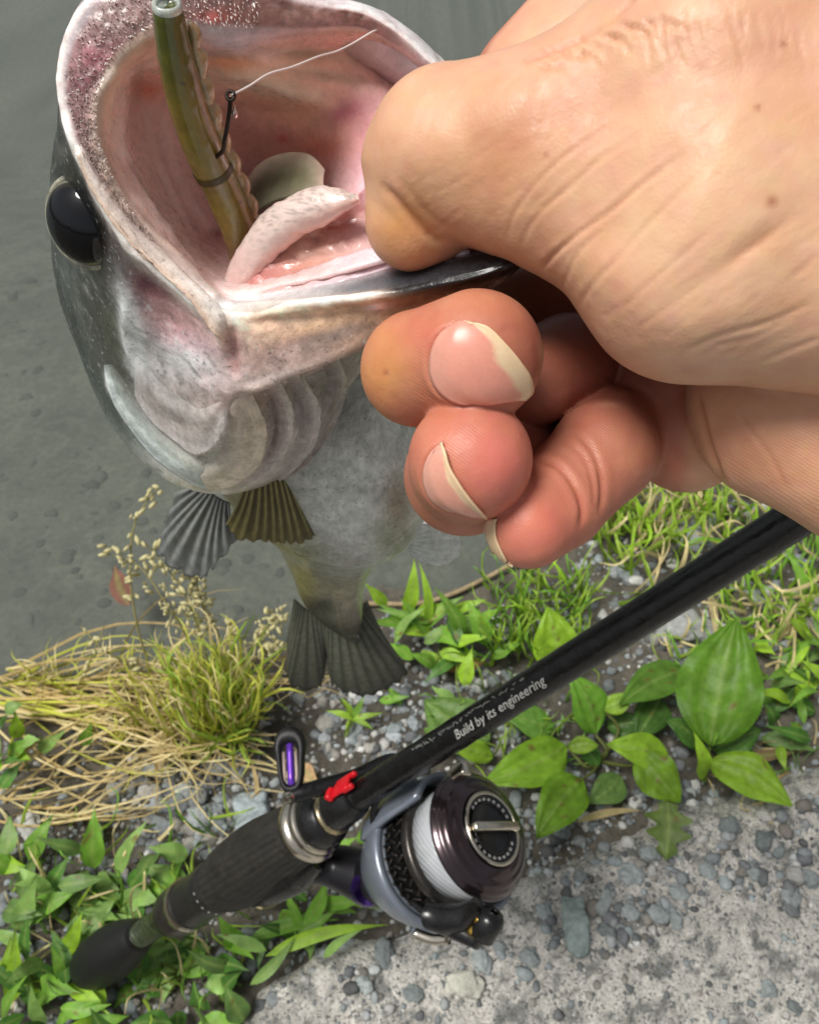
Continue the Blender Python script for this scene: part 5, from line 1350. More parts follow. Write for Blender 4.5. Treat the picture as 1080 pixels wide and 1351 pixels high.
# --- cheek: red blotches, silver sheen, stripes
hd = head
for x, y, rx, ry, a, col, amt in (
   (195, 372, 17, 16, 0.5, (140, 66, 86), 0.9), (212, 386, 14, 10, 0.3, (150, 50, 76), 0.9), (235, 430, 34, 26, 0.6, (214, 168, 170), 0.8), (262, 455, 34, 16, 0.3, (224, 190, 200), 0.7), (218, 402, 26, 18, 0.7, (190, 150, 148), 0.7), (308, 470, 10, 34, 0, (204, 142, 140), 0.7),
   (172, 425, 12, 62, -0.25, (220, 226, 228), 0.85), (180, 470, 16, 40, -0.2, (190, 196, 196), 0.6), (240, 478, 52, 22, 0.2, (236, 236, 236), 0.85), (290, 500, 40, 16, 0, (220, 206, 206), 0.6),
   (140, 430, 16, 70, -0.25, (112, 116, 92), 0.8), (152, 500, 13, 40, -0.4, (92, 92, 70), 0.75), (120, 400, 13, 60, -0.2, (80, 84, 76), 0.7), (95, 370, 12, 60, -0.15, (96, 104, 104), 0.5), (190, 545, 26, 10, 0.7, (106, 104, 92), 0.6), (230, 555, 34, 14, 0.3, (150, 138, 134), 0.7),
   (270, 580, 30, 30, 0, (206, 200, 196), 0.7), (245, 610, 50, 22, 0.3, (206, 206, 196), 0.8), (185, 560, 12, 50, -0.6, (198, 208, 210), 0.85), (165, 555, 12, 60, -0.55, (124, 136, 128), 0.7), (145, 535, 9, 46, -0.5, (84, 94, 90), 0.7), (300, 630, 40, 20, 0, (210, 200, 180), 0.7),
   (320, 570, 18, 46, 0, (206, 188, 172), 0.8), (360, 550, 12, 50, 0, (176, 160, 156), 0.7), (395, 545, 20, 50, 0.2, (172, 162, 160), 0.6), (345, 525, 16, 12, 0, (166, 120, 118), 0.7), (430, 510, 20, 40, 0.1, (150, 142, 138), 0.7),
   (96, 232, 18, 30, 0.2, (78, 70, 46), 0.6), (82, 200, 10, 14, 0, (150, 150, 144), 0.5), (86, 360, 9, 34, -0.1, (120, 132, 134), 0.6), (120, 352, 26, 12, 0.5, (110, 114, 106), 0.6)):
    fs(x, y, rx, ry, a, col, amt, hd)
# --- lower jaw side: cream above, speckled grey pink below
lj = ((rp > RI['R0']) & (rp < RI['H3']) & ((tp > 12.8) | (tp < 0.3))).astype(float)
for x, y, rx, ry, a, col, amt in (
   (380, 412, 70, 12, -0.12, (236, 214, 182), 0.85), (470, 402, 60, 14, -0.22, (226, 188, 152), 0.85), (350, 432, 40, 18, 0, (232, 190, 160), 0.8), (410, 448, 80, 10, -0.22, (168, 140, 138), 0.7), (380, 470, 60, 14, -0.25, (204, 178, 176), 0.8), (450, 440, 60, 12, -0.35, (160, 146, 138), 0.7), (360, 498, 50, 10, -0.25, (216, 200, 194), 0.8),
   (545, 400, 50, 10, -0.4, (140, 112, 90), 0.8), (480, 452, 50, 7, -0.42, (176, 142, 118), 0.7), (600, 360, 70, 16, -0.3, (30, 32, 36), 0.97), (540, 370, 50, 11, -0.18, (52, 54, 60), 0.95), (470, 380, 34, 7, -0.12, (128, 130, 136), 0.85), (497, 405, 18, 5, -0.1, (236, 212, 218), 0.9)):
    fs(x, y, rx, ry, a, col, amt, lj)
ridge_line([(300, 402), (360, 402), (420, 398), (480, 392), (520, 385)], 0.6, 5, lj, True, (240, 232, 226), 0.7, 5)
ridge_line([(318, 430), (370, 424), (440, 415), (500, 402)], -0.5, 8, lj)
ridge_line([(305, 420), (304, 460), (312, 500)], -0.8, 8, head, True, (196, 134, 130), 0.5, 7)
ridge_line([(312, 516), (360, 504), (420, 480), (480, 455), (540, 424)], 0.8, 6, lj, True, (214, 186, 168), 0.5, 4)
# --- gill cover: plate edges and the folded membrane below it
gc = (rp > RI['H1'] + 0.4).astype(float) * (rp < RI['H4b'])
for poly, h, w, col, ca in (
   ([(138, 484), (150, 515), (178, 556), (214, 596), (262, 626)], 0.9, 5, (214, 220, 220), 0.7), ([(150, 510), (168, 545), (196, 585), (230, 612)], -0.6, 5, (110, 112, 100), 0.5),
   ([(168, 385), (166, 430), (180, 480), (206, 525), (250, 560)], 0.7, 7, (206, 210, 210), 0.5), ([(190, 500), (216, 540), (262, 566)], -0.6, 6, (104, 100, 84), 0.5),
   ([(296, 540), (294, 570), (280, 590), (258, 600)], 0.6, 5, (220, 212, 208), 0.6), ([(330, 516), (346, 560), (340, 600), (308, 632), (270, 648)], 1.2, 6, (206, 190, 176), 0.6),
   ([(352, 510), (362, 552), (358, 592), (330, 628)], -1.2, 6, (130, 104, 102), 0.6), ([(369, 504), (383, 546), (378, 584), (352, 618), (310, 646)], 1.0, 5, (206, 194, 190), 0.7),
   ([(384, 508), (400, 545), (392, 590), (364, 624)], -0.9, 5, (132, 118, 116), 0.5), ([(398, 500), (419, 540), (410, 584), (380, 624), (330, 652)], 1.0, 5, (196, 188, 182), 0.7),
   ([(422, 490), (436, 535), (424, 580), (400, 612)], -0.8, 6, (120, 110, 106), 0.5), ([(446, 470), (453, 500), (442, 555), (412, 604), (370, 640)], 1.0, 4, (186, 178, 172), 0.6),
   ([(100, 330), (104, 380), (112, 430), (130, 470)], 0.4, 6, (120, 128, 124), 0.4), ([(205, 626), (240, 642), (290, 655)], 0.5, 4, (220, 216, 204), 0.6)):
    ridge_line(poly, h * (0.3 if poly[0][0] > 325 else 1.0), w, gc, True, col, ca * (0.5 if poly[0][0] > 325 else 1.0))
for k in range(60):                                             # fine lines on the cheek and the gill cover
    x0, y0 = random.uniform(95, 330), random.uniform(330, 630)
    a = random.uniform(0.9, 1.25); l = random.uniform(14, 40)
    ridge_line([(x0, y0), (x0 + l * 0.5 * math.cos(a) + random.uniform(-2, 2), y0 + l * 0.5 * math.sin(a)), (x0 + l * math.cos(a), y0 + l * math.sin(a))], random.uniform(-0.18, 0.18), 2.2, gc, True, random.choice([(214, 216, 214), (90, 90, 80), (150, 150, 140)]), 0.4, 2.0)
# --- belly tints
for x, y, rx, ry, col, amt in ((525, 665, 22, 44, (150, 120, 86), 0.8), (515, 710, 30, 26, (146, 152, 110), 0.7), (430, 520, 60, 50, (124, 124, 118), 0.55), (470, 560, 60, 40, (150, 152, 148), 0.5), (450, 690, 50, 34, (192, 196, 194), 0.6), (400, 730, 40, 16, (150, 146, 120), 0.6), (352, 735, 18, 26, (120, 110, 72), 0.7),
                               (420, 800, 22, 12, (46, 46, 40), 0.9), (395, 780, 14, 30, (128, 118, 80), 0.7), (470, 810, 14, 12, (170, 150, 136), 0.6)):
    fs(x, y, rx, ry, 0, col, amt, body)
# --- blotchy skin everywhere outside, wet lumpiness
bl = fbm(fv[:, 0] * 0.35, fv[:, 1] * 0.35, fv[:, 2] * 0.35, 4, 31)
sp = vnoise(fv[:, 0] * 1.9, fv[:, 1] * 1.9, fv[:, 2] * 1.9, 33)
fc *= (1 + outer * 0.30 * bl + outer * 0.22 * (sp - 0.5) + inner * 0.12 * bl)[:, None]
fdisp += 0.25 * bl * outer * (rp < RI['H4b']) + 0.15 * bl * inner
bris = fbm(fv[:, 0] * 1.4, fv[:, 1] * 1.4, fv[:, 2] * 1.4, 2, 41)
fdisp += pad * 0.35 * bris
fc *= (1 + pad * 0.5 * bris)[:, None]
lum = fc.mean(1, keepdims=True)
fc = np.where(outer[:, None] > 0, fc * 1.12 * np.clip((lum / 0.30) ** 0.66, 0.2, 1.55), fc * (1 + 0.5 * (1 - smooth(RI['R0'] - 0.5, RI['R0'] - 0.05, rp)))[:, None])  # outer skin contrast stretched; mouth colour lifted again for missing light
fc *= (1 + 0.22 * body)[:, None]
fc = np.clip(fc, 0.003, 0.88)
fv2 = fv + fn * fdisp[:, None] * 1.15
wet = material('fish_skin', attr='Col', rough=0.36, spec=0.4, sss=0.2, sss_r=(1, 0.6, 0.5), sss_s=0.003, var=0.16, vscale=520, specks=[(1300, 0.60, 0.70, alb(60, 62, 56), 0.55, 'outer'), (900, 0.64, 0.72, alb(238, 240, 240, 0.85), 0.5, 'outer'), (520, 0.62, 0.75, alb(226, 228, 226, 0.8), 0.35, 'outer')], rough_var=0.14, coat=0.28, coat_r=0.07,  # pale flecks: silver mottling and wet sparkle, both painted in
               bump=[('voronoi', 620, 0.25, 0.0006, 'scales'), ('noise', 700, 0.25, 0.0005, None), ('noise', 2200, 0.3, 0.0002, None)])
FW = C2W(fv2 * 0.001)
bass = thing('fish', FW[rp > RI['B3']].mean(0))
tag(bass, 'largemouth bass held up by its lower jaw with the mouth wide open', 'fish')
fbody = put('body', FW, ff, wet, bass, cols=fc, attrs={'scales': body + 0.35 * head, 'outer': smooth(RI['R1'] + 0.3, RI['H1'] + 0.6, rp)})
lining = material('mouth_lining', attr='Col', rough=0.3, spec=0.5, sss=0.6, sss_r=(1, 0.55, 0.45), sss_s=0.006, var=0.08, vscale=520, rough_var=0.12, coat=0.35, coat_r=0.08,
                  bump=[('noise', 500, 0.3, 0.0008, None), ('noise', 1800, 0.25, 0.0002, None)])
fbody.data.materials.append(lining)
fbody.data.polygons.foreach_set('material_index', (rp[ff[:, 0]] < RI['R0'] - 0.15).astype(np.int32))
# ---- bristle teeth of the upper jaw
cand = np.where((pad > 0.6) & (fp[:, 0] < 340) & (fp[:, 1] > -20))[0]
tr_ = np.random.default_rng(2); pick = tr_.choice(cand, min(1100, len(cand)), replace=False)
TV = []; TF = []
for n_, i in enumerate(pick):
    i2 = min(i + nth, len(fv2) - 1); tdir = fv2[i] - fv2[i2]; tdir /= np.linalg.norm(tdir) + 1e-9
    d_ = fn[i] * 0.75 + tdir * tr_.uniform(0.1, 0.9) + tr_.normal(0, 0.15, 3); d_ /= np.linalg.norm(d_)
    s_ = np.cross(d_, tr_.normal(size=3)); s_ /= np.linalg.norm(s_); u2 = np.cross(d_, s_)
    b_ = fv2[i] + tr_.normal(0, 0.15, 3); w = tr_.uniform(0.09, 0.16); l = tr_.uniform(0.35, 0.8)
    TV += [b_ + s_ * w, b_ - s_ * w * 0.5 + u2 * w * 0.87, b_ - s_ * w * 0.5 - u2 * w * 0.87, b_ + d_ * l]
    k_ = 4 * n_; TF += [(k_, k_ + 1, k_ + 3), (k_ + 1, k_ + 2, k_ + 3), (k_ + 2, k_, k_ + 3)]
to = put('teeth', C2W(np.array(TV) * 0.001), TF, material('teeth', alb(228, 214, 208, 0.8), rough=0.25, spec=0.6), bass, smooth_=False); to['kind'] = 'stuff'
# ---- overlapping bony plates and gill membranes, laid on the head
headsel = (rp[ff[:, 0]] > RI['R0']) & (rp[ff[:, 0]] < RI['B2'])
fuse, finv = np.unique(ff[headsel], return_inverse=True)
fbvh = BVHTree.FromPolygons(FW[fuse].tolist(), finv.reshape(-1, 4).tolist())
def plate(name, A, B, cA, cM, cB, lift, label=None, nu=26, nv=60, thick=0.45, stri=0.25, seed=1, tip=0.15):
    """thin plate between its free rear edge A and its rooted front edge B"""
    A = catmull(np.array(A, float), 16); B = catmull(np.array(B, float), 16)
    A = A[np.linspace(0, len(A) - 1, nv).astype(int)]; B = B[np.linspace(0, len(B) - 1, nv).astype(int)]
    V = np.zeros((nu, nv, 3)); Nn = np.zeros((nu, nv, 3)); under = np.zeros((nu, nv, 3))
    for a in range(nu):
        u = a / (nu - 1)
        for b in range(nv):
            q = A[b] * (1 - u) + B[b] * u; s_ = 0
            p, n = hit(fbvh, *q)
            while p is None and s_ < 1:
                s_ += 0.05; q2 = q * (1 - s_) + B[nv // 2] * s_; p, n = hit(fbvh, *q2)
            tc = CAM - p; tc /= np.linalg.norm(tc)
            if n @ tc < 0: n = -n
            V[a, b] = p; Nn[a, b] = n * 0.5 + tc * 0.5
            under[a, b] = fc[fuse[finv.reshape(-1, 4)[fbvh.find_nearest(Vector(p))[2]]]].mean(0)
    for _ in range(6):
        V[1:-1, 1:-1] = 0.25 * (V[:-2, 1:-1] + V[2:, 1:-1] + V[1:-1, :-2] + V[1:-1, 2:])
    U = np.linspace(0, 1, nu)[:, None]; T = np.linspace(0, 1, nv)[None, :]
    endf = np.clip(np.minimum(T, 1 - T) / tip, 0, 1) ** 0.7
    off = (lift * (1 - U) ** 0.6 * endf - 0.7 * smooth(0.6, 1.0, U) - 0.6 * (1 - endf)) * 0.001
    wv = 0.05 * np.sin(T * 23 + seed) * (1 - U) + 0.02 * np.sin(T * 71 + 2 * seed) * (1 - U)
    V = V + Nn * (off + wv * 0.001 * endf)[..., None]
    cA, cM, cB = lin(cA) * 1.0, lin(cM) * 0.95, lin(cB) * 0.95
    col = np.where(U[..., None] < 0.5, cA + (cM - cA) * (U * 2)[..., None], cM + (cB - cM) * (U * 2 - 1)[..., None]) + np.zeros((nu, nv, 1))
    x = np.broadcast_to(T * 9, (nu, nv)).ravel(); y = np.broadcast_to(U * 16, (nu, nv)).ravel()
    col = col * (1 + stri * 1.2 * fbm(x * 0.7, y, None, 4, seed) + 0.3 * fbm(x * 4, y * 0.4, None, 3, seed + 5)).reshape(nu, nv, 1)
    wmix = (np.clip(1.25 * (1 - U), 0, 1) ** 0.8 * np.clip(endf * 1.2, 0, 1))[..., None]
    for _ in range(8):
        under[1:-1, 1:-1] = 0.25 * (under[:-2, 1:-1] + under[2:, 1:-1] + under[1:-1, :-2] + under[1:-1, 2:])
    col = under * (1 - wmix) + col * wmix
    o = put(name, V.reshape(-1, 3), grid_faces(nu, nv), wet, bass, cols=np.clip(col.reshape(-1, 3), 0.01, 0.88), attrs={'outer': np.full(nu * nv, 0.6), 'scales': np.full(nu * nv, 0.15)})
    md = o.modifiers.new('thick', 'SOLIDIFY'); md.thickness = thick * 0.001; md.offset = 0
    if label: o['label'] = label
plate('gill_membrane', [(446, 468), (454, 500), (443, 555), (412, 604), (366, 642)], [(425, 462), (430, 500), (420, 545), (392, 592), (345, 640)], (176, 166, 160), (128, 116, 112), (112, 100, 98), 1.1, seed=3)
plate('gill_membrane', [(400, 494), (420, 540), (411, 585), (381, 625), (326, 652)], [(372, 494), (392, 540), (386, 582), (358, 618), (306, 648)], (200, 190, 186), (150, 136, 134), (126, 104, 104), 1.3, seed=4)
plate('gill_membrane', [(370, 500), (384, 546), (379, 585), (353, 619), (298, 650)], [(346, 506), (360, 548), (356, 584), (332, 614), (284, 644)], (206, 196, 190), (160, 142, 140), (130, 100, 100), 1.5, seed=5)
plate('gill_cover_plate', [(333, 518), (348, 562), (343, 600), (316, 631), (262, 648)], [(296, 528), (300, 560), (290, 592), (268, 612), (226, 622)], (216, 200, 182), (212, 196, 176), (196, 180, 166), 1.6, 'cream smooth gill cover plate', seed=6)
plate('gill_cover_plate', [(137, 480), (149, 520), (174, 562), (207, 602), (250, 632), (296, 652)], [(152, 476), (178, 520), (206, 556), (238, 586), (266, 606), (292, 622)], (212, 220, 220), (176, 186, 178), (150, 150, 138), 1.1, seed=7)
plate('gill_cover_plate', [(176, 520), (200, 552), (232, 580), (262, 599), (284, 588), (297, 560), (301, 536)], [(176, 440), (196, 478), (220, 505), (244, 522), (262, 532), (278, 530), (290, 522)], (214, 206, 202), (176, 164, 158), (206, 202, 202), 0.9, 'speckled grey cheek plate', seed=8)
plate('jaw_plate', [(98, 192), (120, 236), (146, 280), (176, 322), (218, 362), (264, 408), (299, 457)], [(108, 186), (131, 230), (159, 270), (195, 310), (240, 348), (284, 390), (304, 420)], (222, 190, 168), (232, 216, 206), (240, 232, 226), 1.3, 'pale bony plate along the upper jaw', seed=9, tip=0.06, stri=0.12)
# ---- eye
def eye(px, py, r, tc_w):
    p, n = hit(fbvh, px, py)
    tc = CAM - p; tc /= np.linalg.norm(tc)
    if n @ tc < 0: n = -n
    ax = n * (1 - tc_w) + tc * tc_w; ax /= np.linalg.norm(ax)
    c = p - ax * 0.14 * r
    ball_p = [(-0.5*r, 0.80*r)] + [(r * math.sin(t) * 0.62, r * math.cos(t)) for t in np.linspace(-0.3, 1.5, 20)] + [(0.622*r, 0.002*r)]
    v, f = lathe(c, ax, ball_p, 40)
    rr = np.linalg.norm(np.cross(v - c, ax), axis=1) / r
    col = np.where((rr < 0.80)[:, None], alb(7, 8, 14), alb(40, 36, 24))
    col = np.where((rr > 0.93)[:, None], alb(120, 120, 104), col)
    jit = vnoise(v[:, 0] * 900, v[:, 1] * 900, v[:, 2] * 900, 3)
    col = col * (0.6 + 0.8 * jit)[:, None]
    e = put('eye', v, f, material('eye_wet', attr='Col', rough=0.05, spec=0.5), bass, cols=col)
    ring = [(-0.02*r + 0.12*r * math.sin(t), 1.03*r + 0.09*r * math.cos(t)) for t in np.linspace(0, 2*math.pi, 12, endpoint=False)]
    v, f = lathe(c, ax, ring, 48, closed=True)
    put('eye_rim', v, f, material('eye_rim', alb(160, 158, 140), rough=0.25, coat=0.5, var=0.4, vscale=500), e)
eye(108, 294, 0.0068, 0.46)
# ---- tongue
def blob(ctrlpts, widths, heights, up_cam, seg=28, n=10):
    path = catmull(np.array([C(*p) for p in ctrlpts]), n)
    wd = np.interp(np.linspace(0, 1, len(path)), np.linspace(0, 1, len(widths)), widths)
    hd_ = np.interp(np.linspace(0, 1, len(path)), np.linspace(0, 1, len(heights)), heights)
    t = np.gradient(path, axis=0); t /= np.linalg.norm(t, axis=1)[:, None]
    up_cam = np.array(up_cam, float)
    side = np.cross(t, up_cam); side /= np.linalg.norm(side, axis=1)[:, None]
    upv = np.cross(side, t)
    a = np.linspace(0, 2 * math.pi, seg, endpoint=False)
    v = path[:, None] + wd[:, None, None] * np.cos(a)[None, :, None] * side[:, None] + hd_[:, None, None] * np.sin(a)[None, :, None] * upv[:, None]
    f = [tuple(q) for q in grid_faces(len(path), seg, False, True)] + [tuple(range(seg)), tuple(range((len(path) - 1) * seg, len(path) * seg))]
    return v.reshape(-1, 3), f, np.tile(a, len(path)), np.repeat(np.linspace(0, 1, len(path)), seg)
flesh = material('mouth_flesh', attr='Col', rough=0.28, spec=0.6, sss=0.25, sss_r=(1, 0.4, 0.3), sss_s=0.002, var=0.08, vscale=600, coat=0.6, coat_r=0.1, bump=[('noise', 900, 0.35, 0.0005, None), ('noise', 300, 0.3, 0.001, None)])
def tongue_geo():
    st = [((290, 386), (318, 396), 138, 1.5), ((302, 350), (336, 374), 134, 2.4), ((321, 315), (364, 340), 129.5, 2.8), ((347, 281), (397, 313), 125.5, 2.8), ((384, 257), (430, 296), 122.5, 2.6), ((425, 244), (453, 282), 120.5, 2.2), ((455, 249), (467, 271), 119.5, 1.4), ((471, 256), (474, 263), 119, 0.3)]
    q = catmull(np.array([np.concatenate([C(*a, d), C(*b, d - 0.6), [th]]) for a, b, d, th in st]), 9)
    a = np.linspace(0, 2 * math.pi, 36, endpoint=False)
    cen = (q[:, 0:3] + q[:, 3:6]) / 2; hf_ = (q[:, 0:3] - q[:, 3:6]) / 2
    vd = -cen / np.linalg.norm(cen, axis=1)[:, None]
    v = cen[:, None] + np.cos(a)[None, :, None] * hf_[:, None] + (np.sin(a) * np.abs(np.sin(a)) ** 0.15)[None, :, None] * (q[:, 6:7] * vd)[:, None]
    n = len(q)
    f = [tuple(x) for x in grid_faces(n, 36, False, True)] + [tuple(range(36))[::-1], tuple(range((n - 1) * 36, n * 36))]
    return v.reshape(-1, 3), f, np.tile(a, n), np.repeat(np.linspace(0, 1, n), 36)
tv, tf, ta, tt = tongue_geo()
tc = np.tile(lin((240, 218, 208)) * 0.8, (len(tv), 1))
fr = vnoise(tv[:, 0] * 3.2, tv[:, 1] * 3.2, tv[:, 2] * 3.2, 5)
upper = smooth(-0.7, 0.0, np.cos(ta))
tc *= 1 - (0.34 * smooth(0.56, 0.70, fr) * upper * smooth(0.2, 0.4, tt))[:, None]
tc += ((1 - upper) * 0.75)[:, None] * (lin((232, 180, 164)) * 0.78 - tc)
tc += (smooth(0.4, 0.1, tt) * 0.6)[:, None] * (lin((232, 194, 190)) * 0.78 - tc)
tn = fbm(tv[:, 0] * 0.8, tv[:, 1] * 0.8, tv[:, 2] * 0.8, 3, 8)
tv = tv + 0.35 * tn[:, None] * np.array([0, 1, -0.5])
tongue = put('tongue', C2W(tv * 0.001), tf, flesh, bass, cols=tc)
# ---- sheets of skin in the mouth
def sheet(name, rows, cols_, thick=0.8, n=12, parent=None, mat=None, jit=0.0):
    g = np.array([[C(*p) for p in r] for r in rows]); k = np.array([[lin(c) * 0.74 for c in r] for r in cols_])
    q = np.concatenate([g, k], 2)
    q = np.stack([catmull(r, n, knots=np.maximum(np.linalg.norm(np.diff(r[:, :3], axis=0), axis=1), 1e-3)) for r in q])
    q = catmull(q, n, knots=np.ones(len(q) - 1))
    nu, nv = q.shape[:2]
    v = q[:, :, :3].reshape(-1, 3); c = np.clip(q[:, :, 3:].reshape(-1, 3), 0.004, 0.9)
    v = v + jit * fbm(v[:, 0] * 0.5, v[:, 1] * 0.5, v[:, 2] * 0.5, 3, 17)[:, None] * np.array([0.2, 0.2, 1.0])
    c = c * (1 + 0.15 * fbm(v[:, 0] * 0.7, v[:, 1] * 0.7, v[:, 2] * 0.7, 3, 19))[:, None]
    o = put(name, C2W(v * 0.001), grid_faces(nu, nv), mat or flesh, parent or bass, cols=c)
    md = o.modifiers.new('thick', 'SOLIDIFY'); md.thickness = thick * 0.001; md.offset = 0
    return o
# floor of the mouth under the tongue
sheet('mouth_floor', [[(296, 392, 138), (330, 330, 133), (390, 290, 128), (450, 270, 124), (490, 240, 128), (520, 200, 134)],
                      [(312, 393, 134), (345, 355, 131), (400, 325, 128), (455, 300, 126), (510, 280, 126), (545, 250, 130)],
                      [(330, 392, 131), (375, 375, 128), (430, 355, 125), (480, 340, 122), (540, 325, 119), (580, 300, 120)],
                      [(345, 392, 128), (400, 384, 124.5), (450, 375, 121), (510, 360, 117.5), (560, 348, 114.5), (620, 335, 112)]],
      [[(226, 180, 178), (232, 180, 160), (232, 172, 156), (228, 166, 156), (236, 186, 196), (238, 190, 204)],
       [(222, 160, 154), (218, 146, 138), (236, 186, 166), (226, 162, 150), (242, 208, 212), (242, 206, 214)],
       [(232, 188, 182), (228, 166, 156), (232, 176, 164), (238, 196, 192), (240, 206, 214), (238, 200, 210)],
       [(240, 228, 228), (240, 220, 222), (240, 218, 226), (240, 216, 224), (236, 206, 214), (230, 200, 206)]], 1.0, 10, jit=1.2)
# pale gill plate seen through the throat
sheet('gill_plate', [[(326, 240, 142), (345, 216, 141), (378, 203, 140), (408, 206, 139), (428, 226, 138)],
                     [(330, 262, 141), (350, 240, 140), (380, 228, 139), (410, 230, 137), (426, 242, 136)],
                     [(334, 286, 140), (355, 270, 138), (385, 260, 136), (412, 256, 134), (430, 258, 133)]],
      [[(190, 184, 162), (238, 230, 206), (246, 240, 216), (240, 230, 204), (230, 206, 190)],
       [(70, 72, 58), (96, 98, 78), (126, 128, 104), (170, 164, 138), (220, 204, 186)],
       [(60, 60, 50), (110, 112, 92), (140, 138, 114), (170, 162, 138), (220, 196, 180)]], 0.9, 10, jit=0.4)
# membrane at the far corner of the mouth
sheet('jaw_membrane', [[(440, 62, 133), (470, 52, 131), (492, 34, 127.5), (500, 40, 128)],
                       [(455, 78, 136), (490, 74, 133), (520, 62, 131), (545, 68, 131)],
                       [(490, 98, 139), (525, 104, 136), (555, 96, 133.5), (580, 93, 133)],
                       [(530, 125, 142), (570, 130, 138), (595, 120, 136), (612, 112, 135)]],
      [[(226, 200, 186), (232, 212, 204), (238, 226, 222), (236, 226, 224)], [(222, 186, 176), (232, 206, 202), (234, 220, 220), (228, 222, 222)],
       [(224, 180, 176), (226, 200, 200), (222, 214, 214), (224, 220, 220)], [(220, 170, 176), (222, 190, 194), (220, 208, 210), (220, 214, 214)]], 0.7, 10, jit=0.5)
# ---- fins
finm = material('fin_skin', attr='Col', rough=0.5, spec=0.3, coat=0.1, var=0.25, vscale=420, bump=[('noise', 1200, 0.3, 0.0003, None)], sss=0.15, sss_s=0.001)
def fin(base, tip, nrays, rayc, memc, tipc, wave=0.5, ragged=0.0, name='fin', label=None, ray_r=0.2, bow=0.6):
    wave *= 0.5
    """membrane between a base curve and a tip curve with raised rays"""
    B_ = catmull(np.array([C(*p) for p in base]), 20); T_ = catmull(np.array([C(*p) for p in tip]), 20)
    nv = nrays * 6 + 1; nu = 26
    def rs(Q):
        s = np.r_[0, np.cumsum(np.linalg.norm(np.diff(Q, axis=0), axis=1))]; s /= s[-1]
        return np.stack([np.interp(np.linspace(0, 1, nv), s, Q[:, i]) for i in range(3)], 1)
    B_, T_ = rs(B_), rs(T_)
    u = np.linspace(0, 1, nu)[:, None, None]
    jit_ = np.interp(np.arange(nv), np.arange(0, nv + 5, 6), np.random.default_rng(nrays).normal(0, 0.9, len(np.arange(0, nv + 5, 6))))
    ph = np.cos(np.linspace(0, nrays * 2 * math.pi, nv) + jit_)
    r = np.random.default_rng(3).normal(0, 1, nv)
    T2 = B_ + (T_ - B_) * (1 + ragged * (0.5 * ph + 0.3 * r))[:, None]
    V = B_ * (1 - u) + T2 * u
    n = np.cross(T_[nv // 2] - B_[nv // 2], B_[-1] - B_[0]); n /= np.linalg.norm(n)
    if n[2] > 0: n = -n
    V = V + n * (wave * ph[None, :, None] * np.sqrt(u) + bow * np.sin(math.pi * u))
    w = (0.5 + 0.5 * ph)[None, :, None] ** 2.6
    c = (lin(memc) * (1 - w) + lin(rayc) * w) * 0.72
    c = c * (1 - 0.65 * u ** 2.5) + lin(tipc) * 0.72 * 0.65 * u ** 2.5
    o = put(name, C2W(V.reshape(-1, 3) * 0.001), grid_faces(nu, nv), finm, bass, cols=np.broadcast_to(c, V.shape).reshape(-1, 3))
    md = o.modifiers.new('thick', 'SOLIDIFY'); md.thickness = 0.0006; md.offset = 0
    for k in range(nrays + 1):                                    # the rays themselves
        j = min(k * 6, nv - 1)
        path = V[:24, j] + n * 0.25
        v, f = tube(C2W(path * 0.001), np.linspace(ray_r, ray_r * 0.3, 24) * 0.001, 6)
        put('fin_ray', v, f, finm, o, cols=np.tile(lin(rayc) * 0.72, (len(v), 1)))
    if label: o['label'] = label
    return o
fin([(262, 640, 222), (285, 655, 218), (302, 664, 214)], [(232, 650, 236), (214, 735, 240), (240, 754, 236), (266, 761, 232), (290, 738, 226), (312, 712, 220)], 9, (150, 154, 150), (44, 46, 42), (110, 114, 112), 0.04, 0.08, 'dorsal_fin', 'striped grey fin spread beside the gill cover')
fin([(322, 640, 196), (345, 634, 198), (368, 632, 200), (388, 638, 204)], [(299, 690, 200), (314, 710, 202), (345, 712, 206), (382, 716, 212), (414, 706, 218), (416, 690, 220)], 11, (164, 156, 100), (72, 64, 30), (110, 104, 60), 0.12, 0.05, 'pectoral_fin', 'olive brown fin folded against the pale belly')
fin([(530, 702, 246), (536, 712, 247), (540, 728, 248)], [(556, 692, 240), (585, 694, 242), (606, 710, 246), (606, 730, 250), (584, 745, 254), (560, 742, 252)], 8, (232, 236, 230), (214, 222, 216), (236, 240, 236), 0.15, 0.02, 'pelvic_fin', 'pale translucent rounded fin at the belly')
fin([(388, 790, 382), (412, 808, 391), (438, 814, 394), (464, 808, 393), (484, 792, 390)], [(378, 846, 405), (393, 908, 425), (418, 908, 428), (431, 868, 418), (441, 905, 430), (476, 917, 432), (536, 887, 425), (512, 850, 412)], 20, (78, 80, 68), (118, 120, 104), (24, 26, 24), 0.10, 0.05, 'tail_fin', 'dark forked tail fin', ray_r=0.22)
# ---- soft bait, hook and line in the mouth
wpath = catmull(np.array([C(*p) for p in [(220, 6, 104), (231, 70, 109.5), (248, 140, 116), (270, 200, 122), (296, 255, 128.5), (315, 305, 134), (322, 335, 139)]]), 14)
wr = np.interp(np.linspace(0, 1, len(wpath)), [0, 0.03, 0.25, 0.5, 0.75, 1], [1.75, 1.95, 2.6, 2.9, 2.85, 2.6])
rings = 0.10 * np.maximum(0, np.sin(np.linspace(0, 46, len(wpath)))) ** 4
wv, wf = tube(wpath, wr + rings * 0.6, 26, True)
wc = np.zeros((len(wv), 3)); tw = np.repeat(np.linspace(0, 1, len(wpath)), 26)
wc[:] = lin((136, 120, 36)) * 0.62
wc += (smooth(0.35, 0.1, tw))[:, None] * (lin((100, 108, 34)) * 0.55 - wc)
wc += (smooth(0.55, 0.9, tw))[:, None] * (lin((150, 126, 56)) * 0.62 - wc)
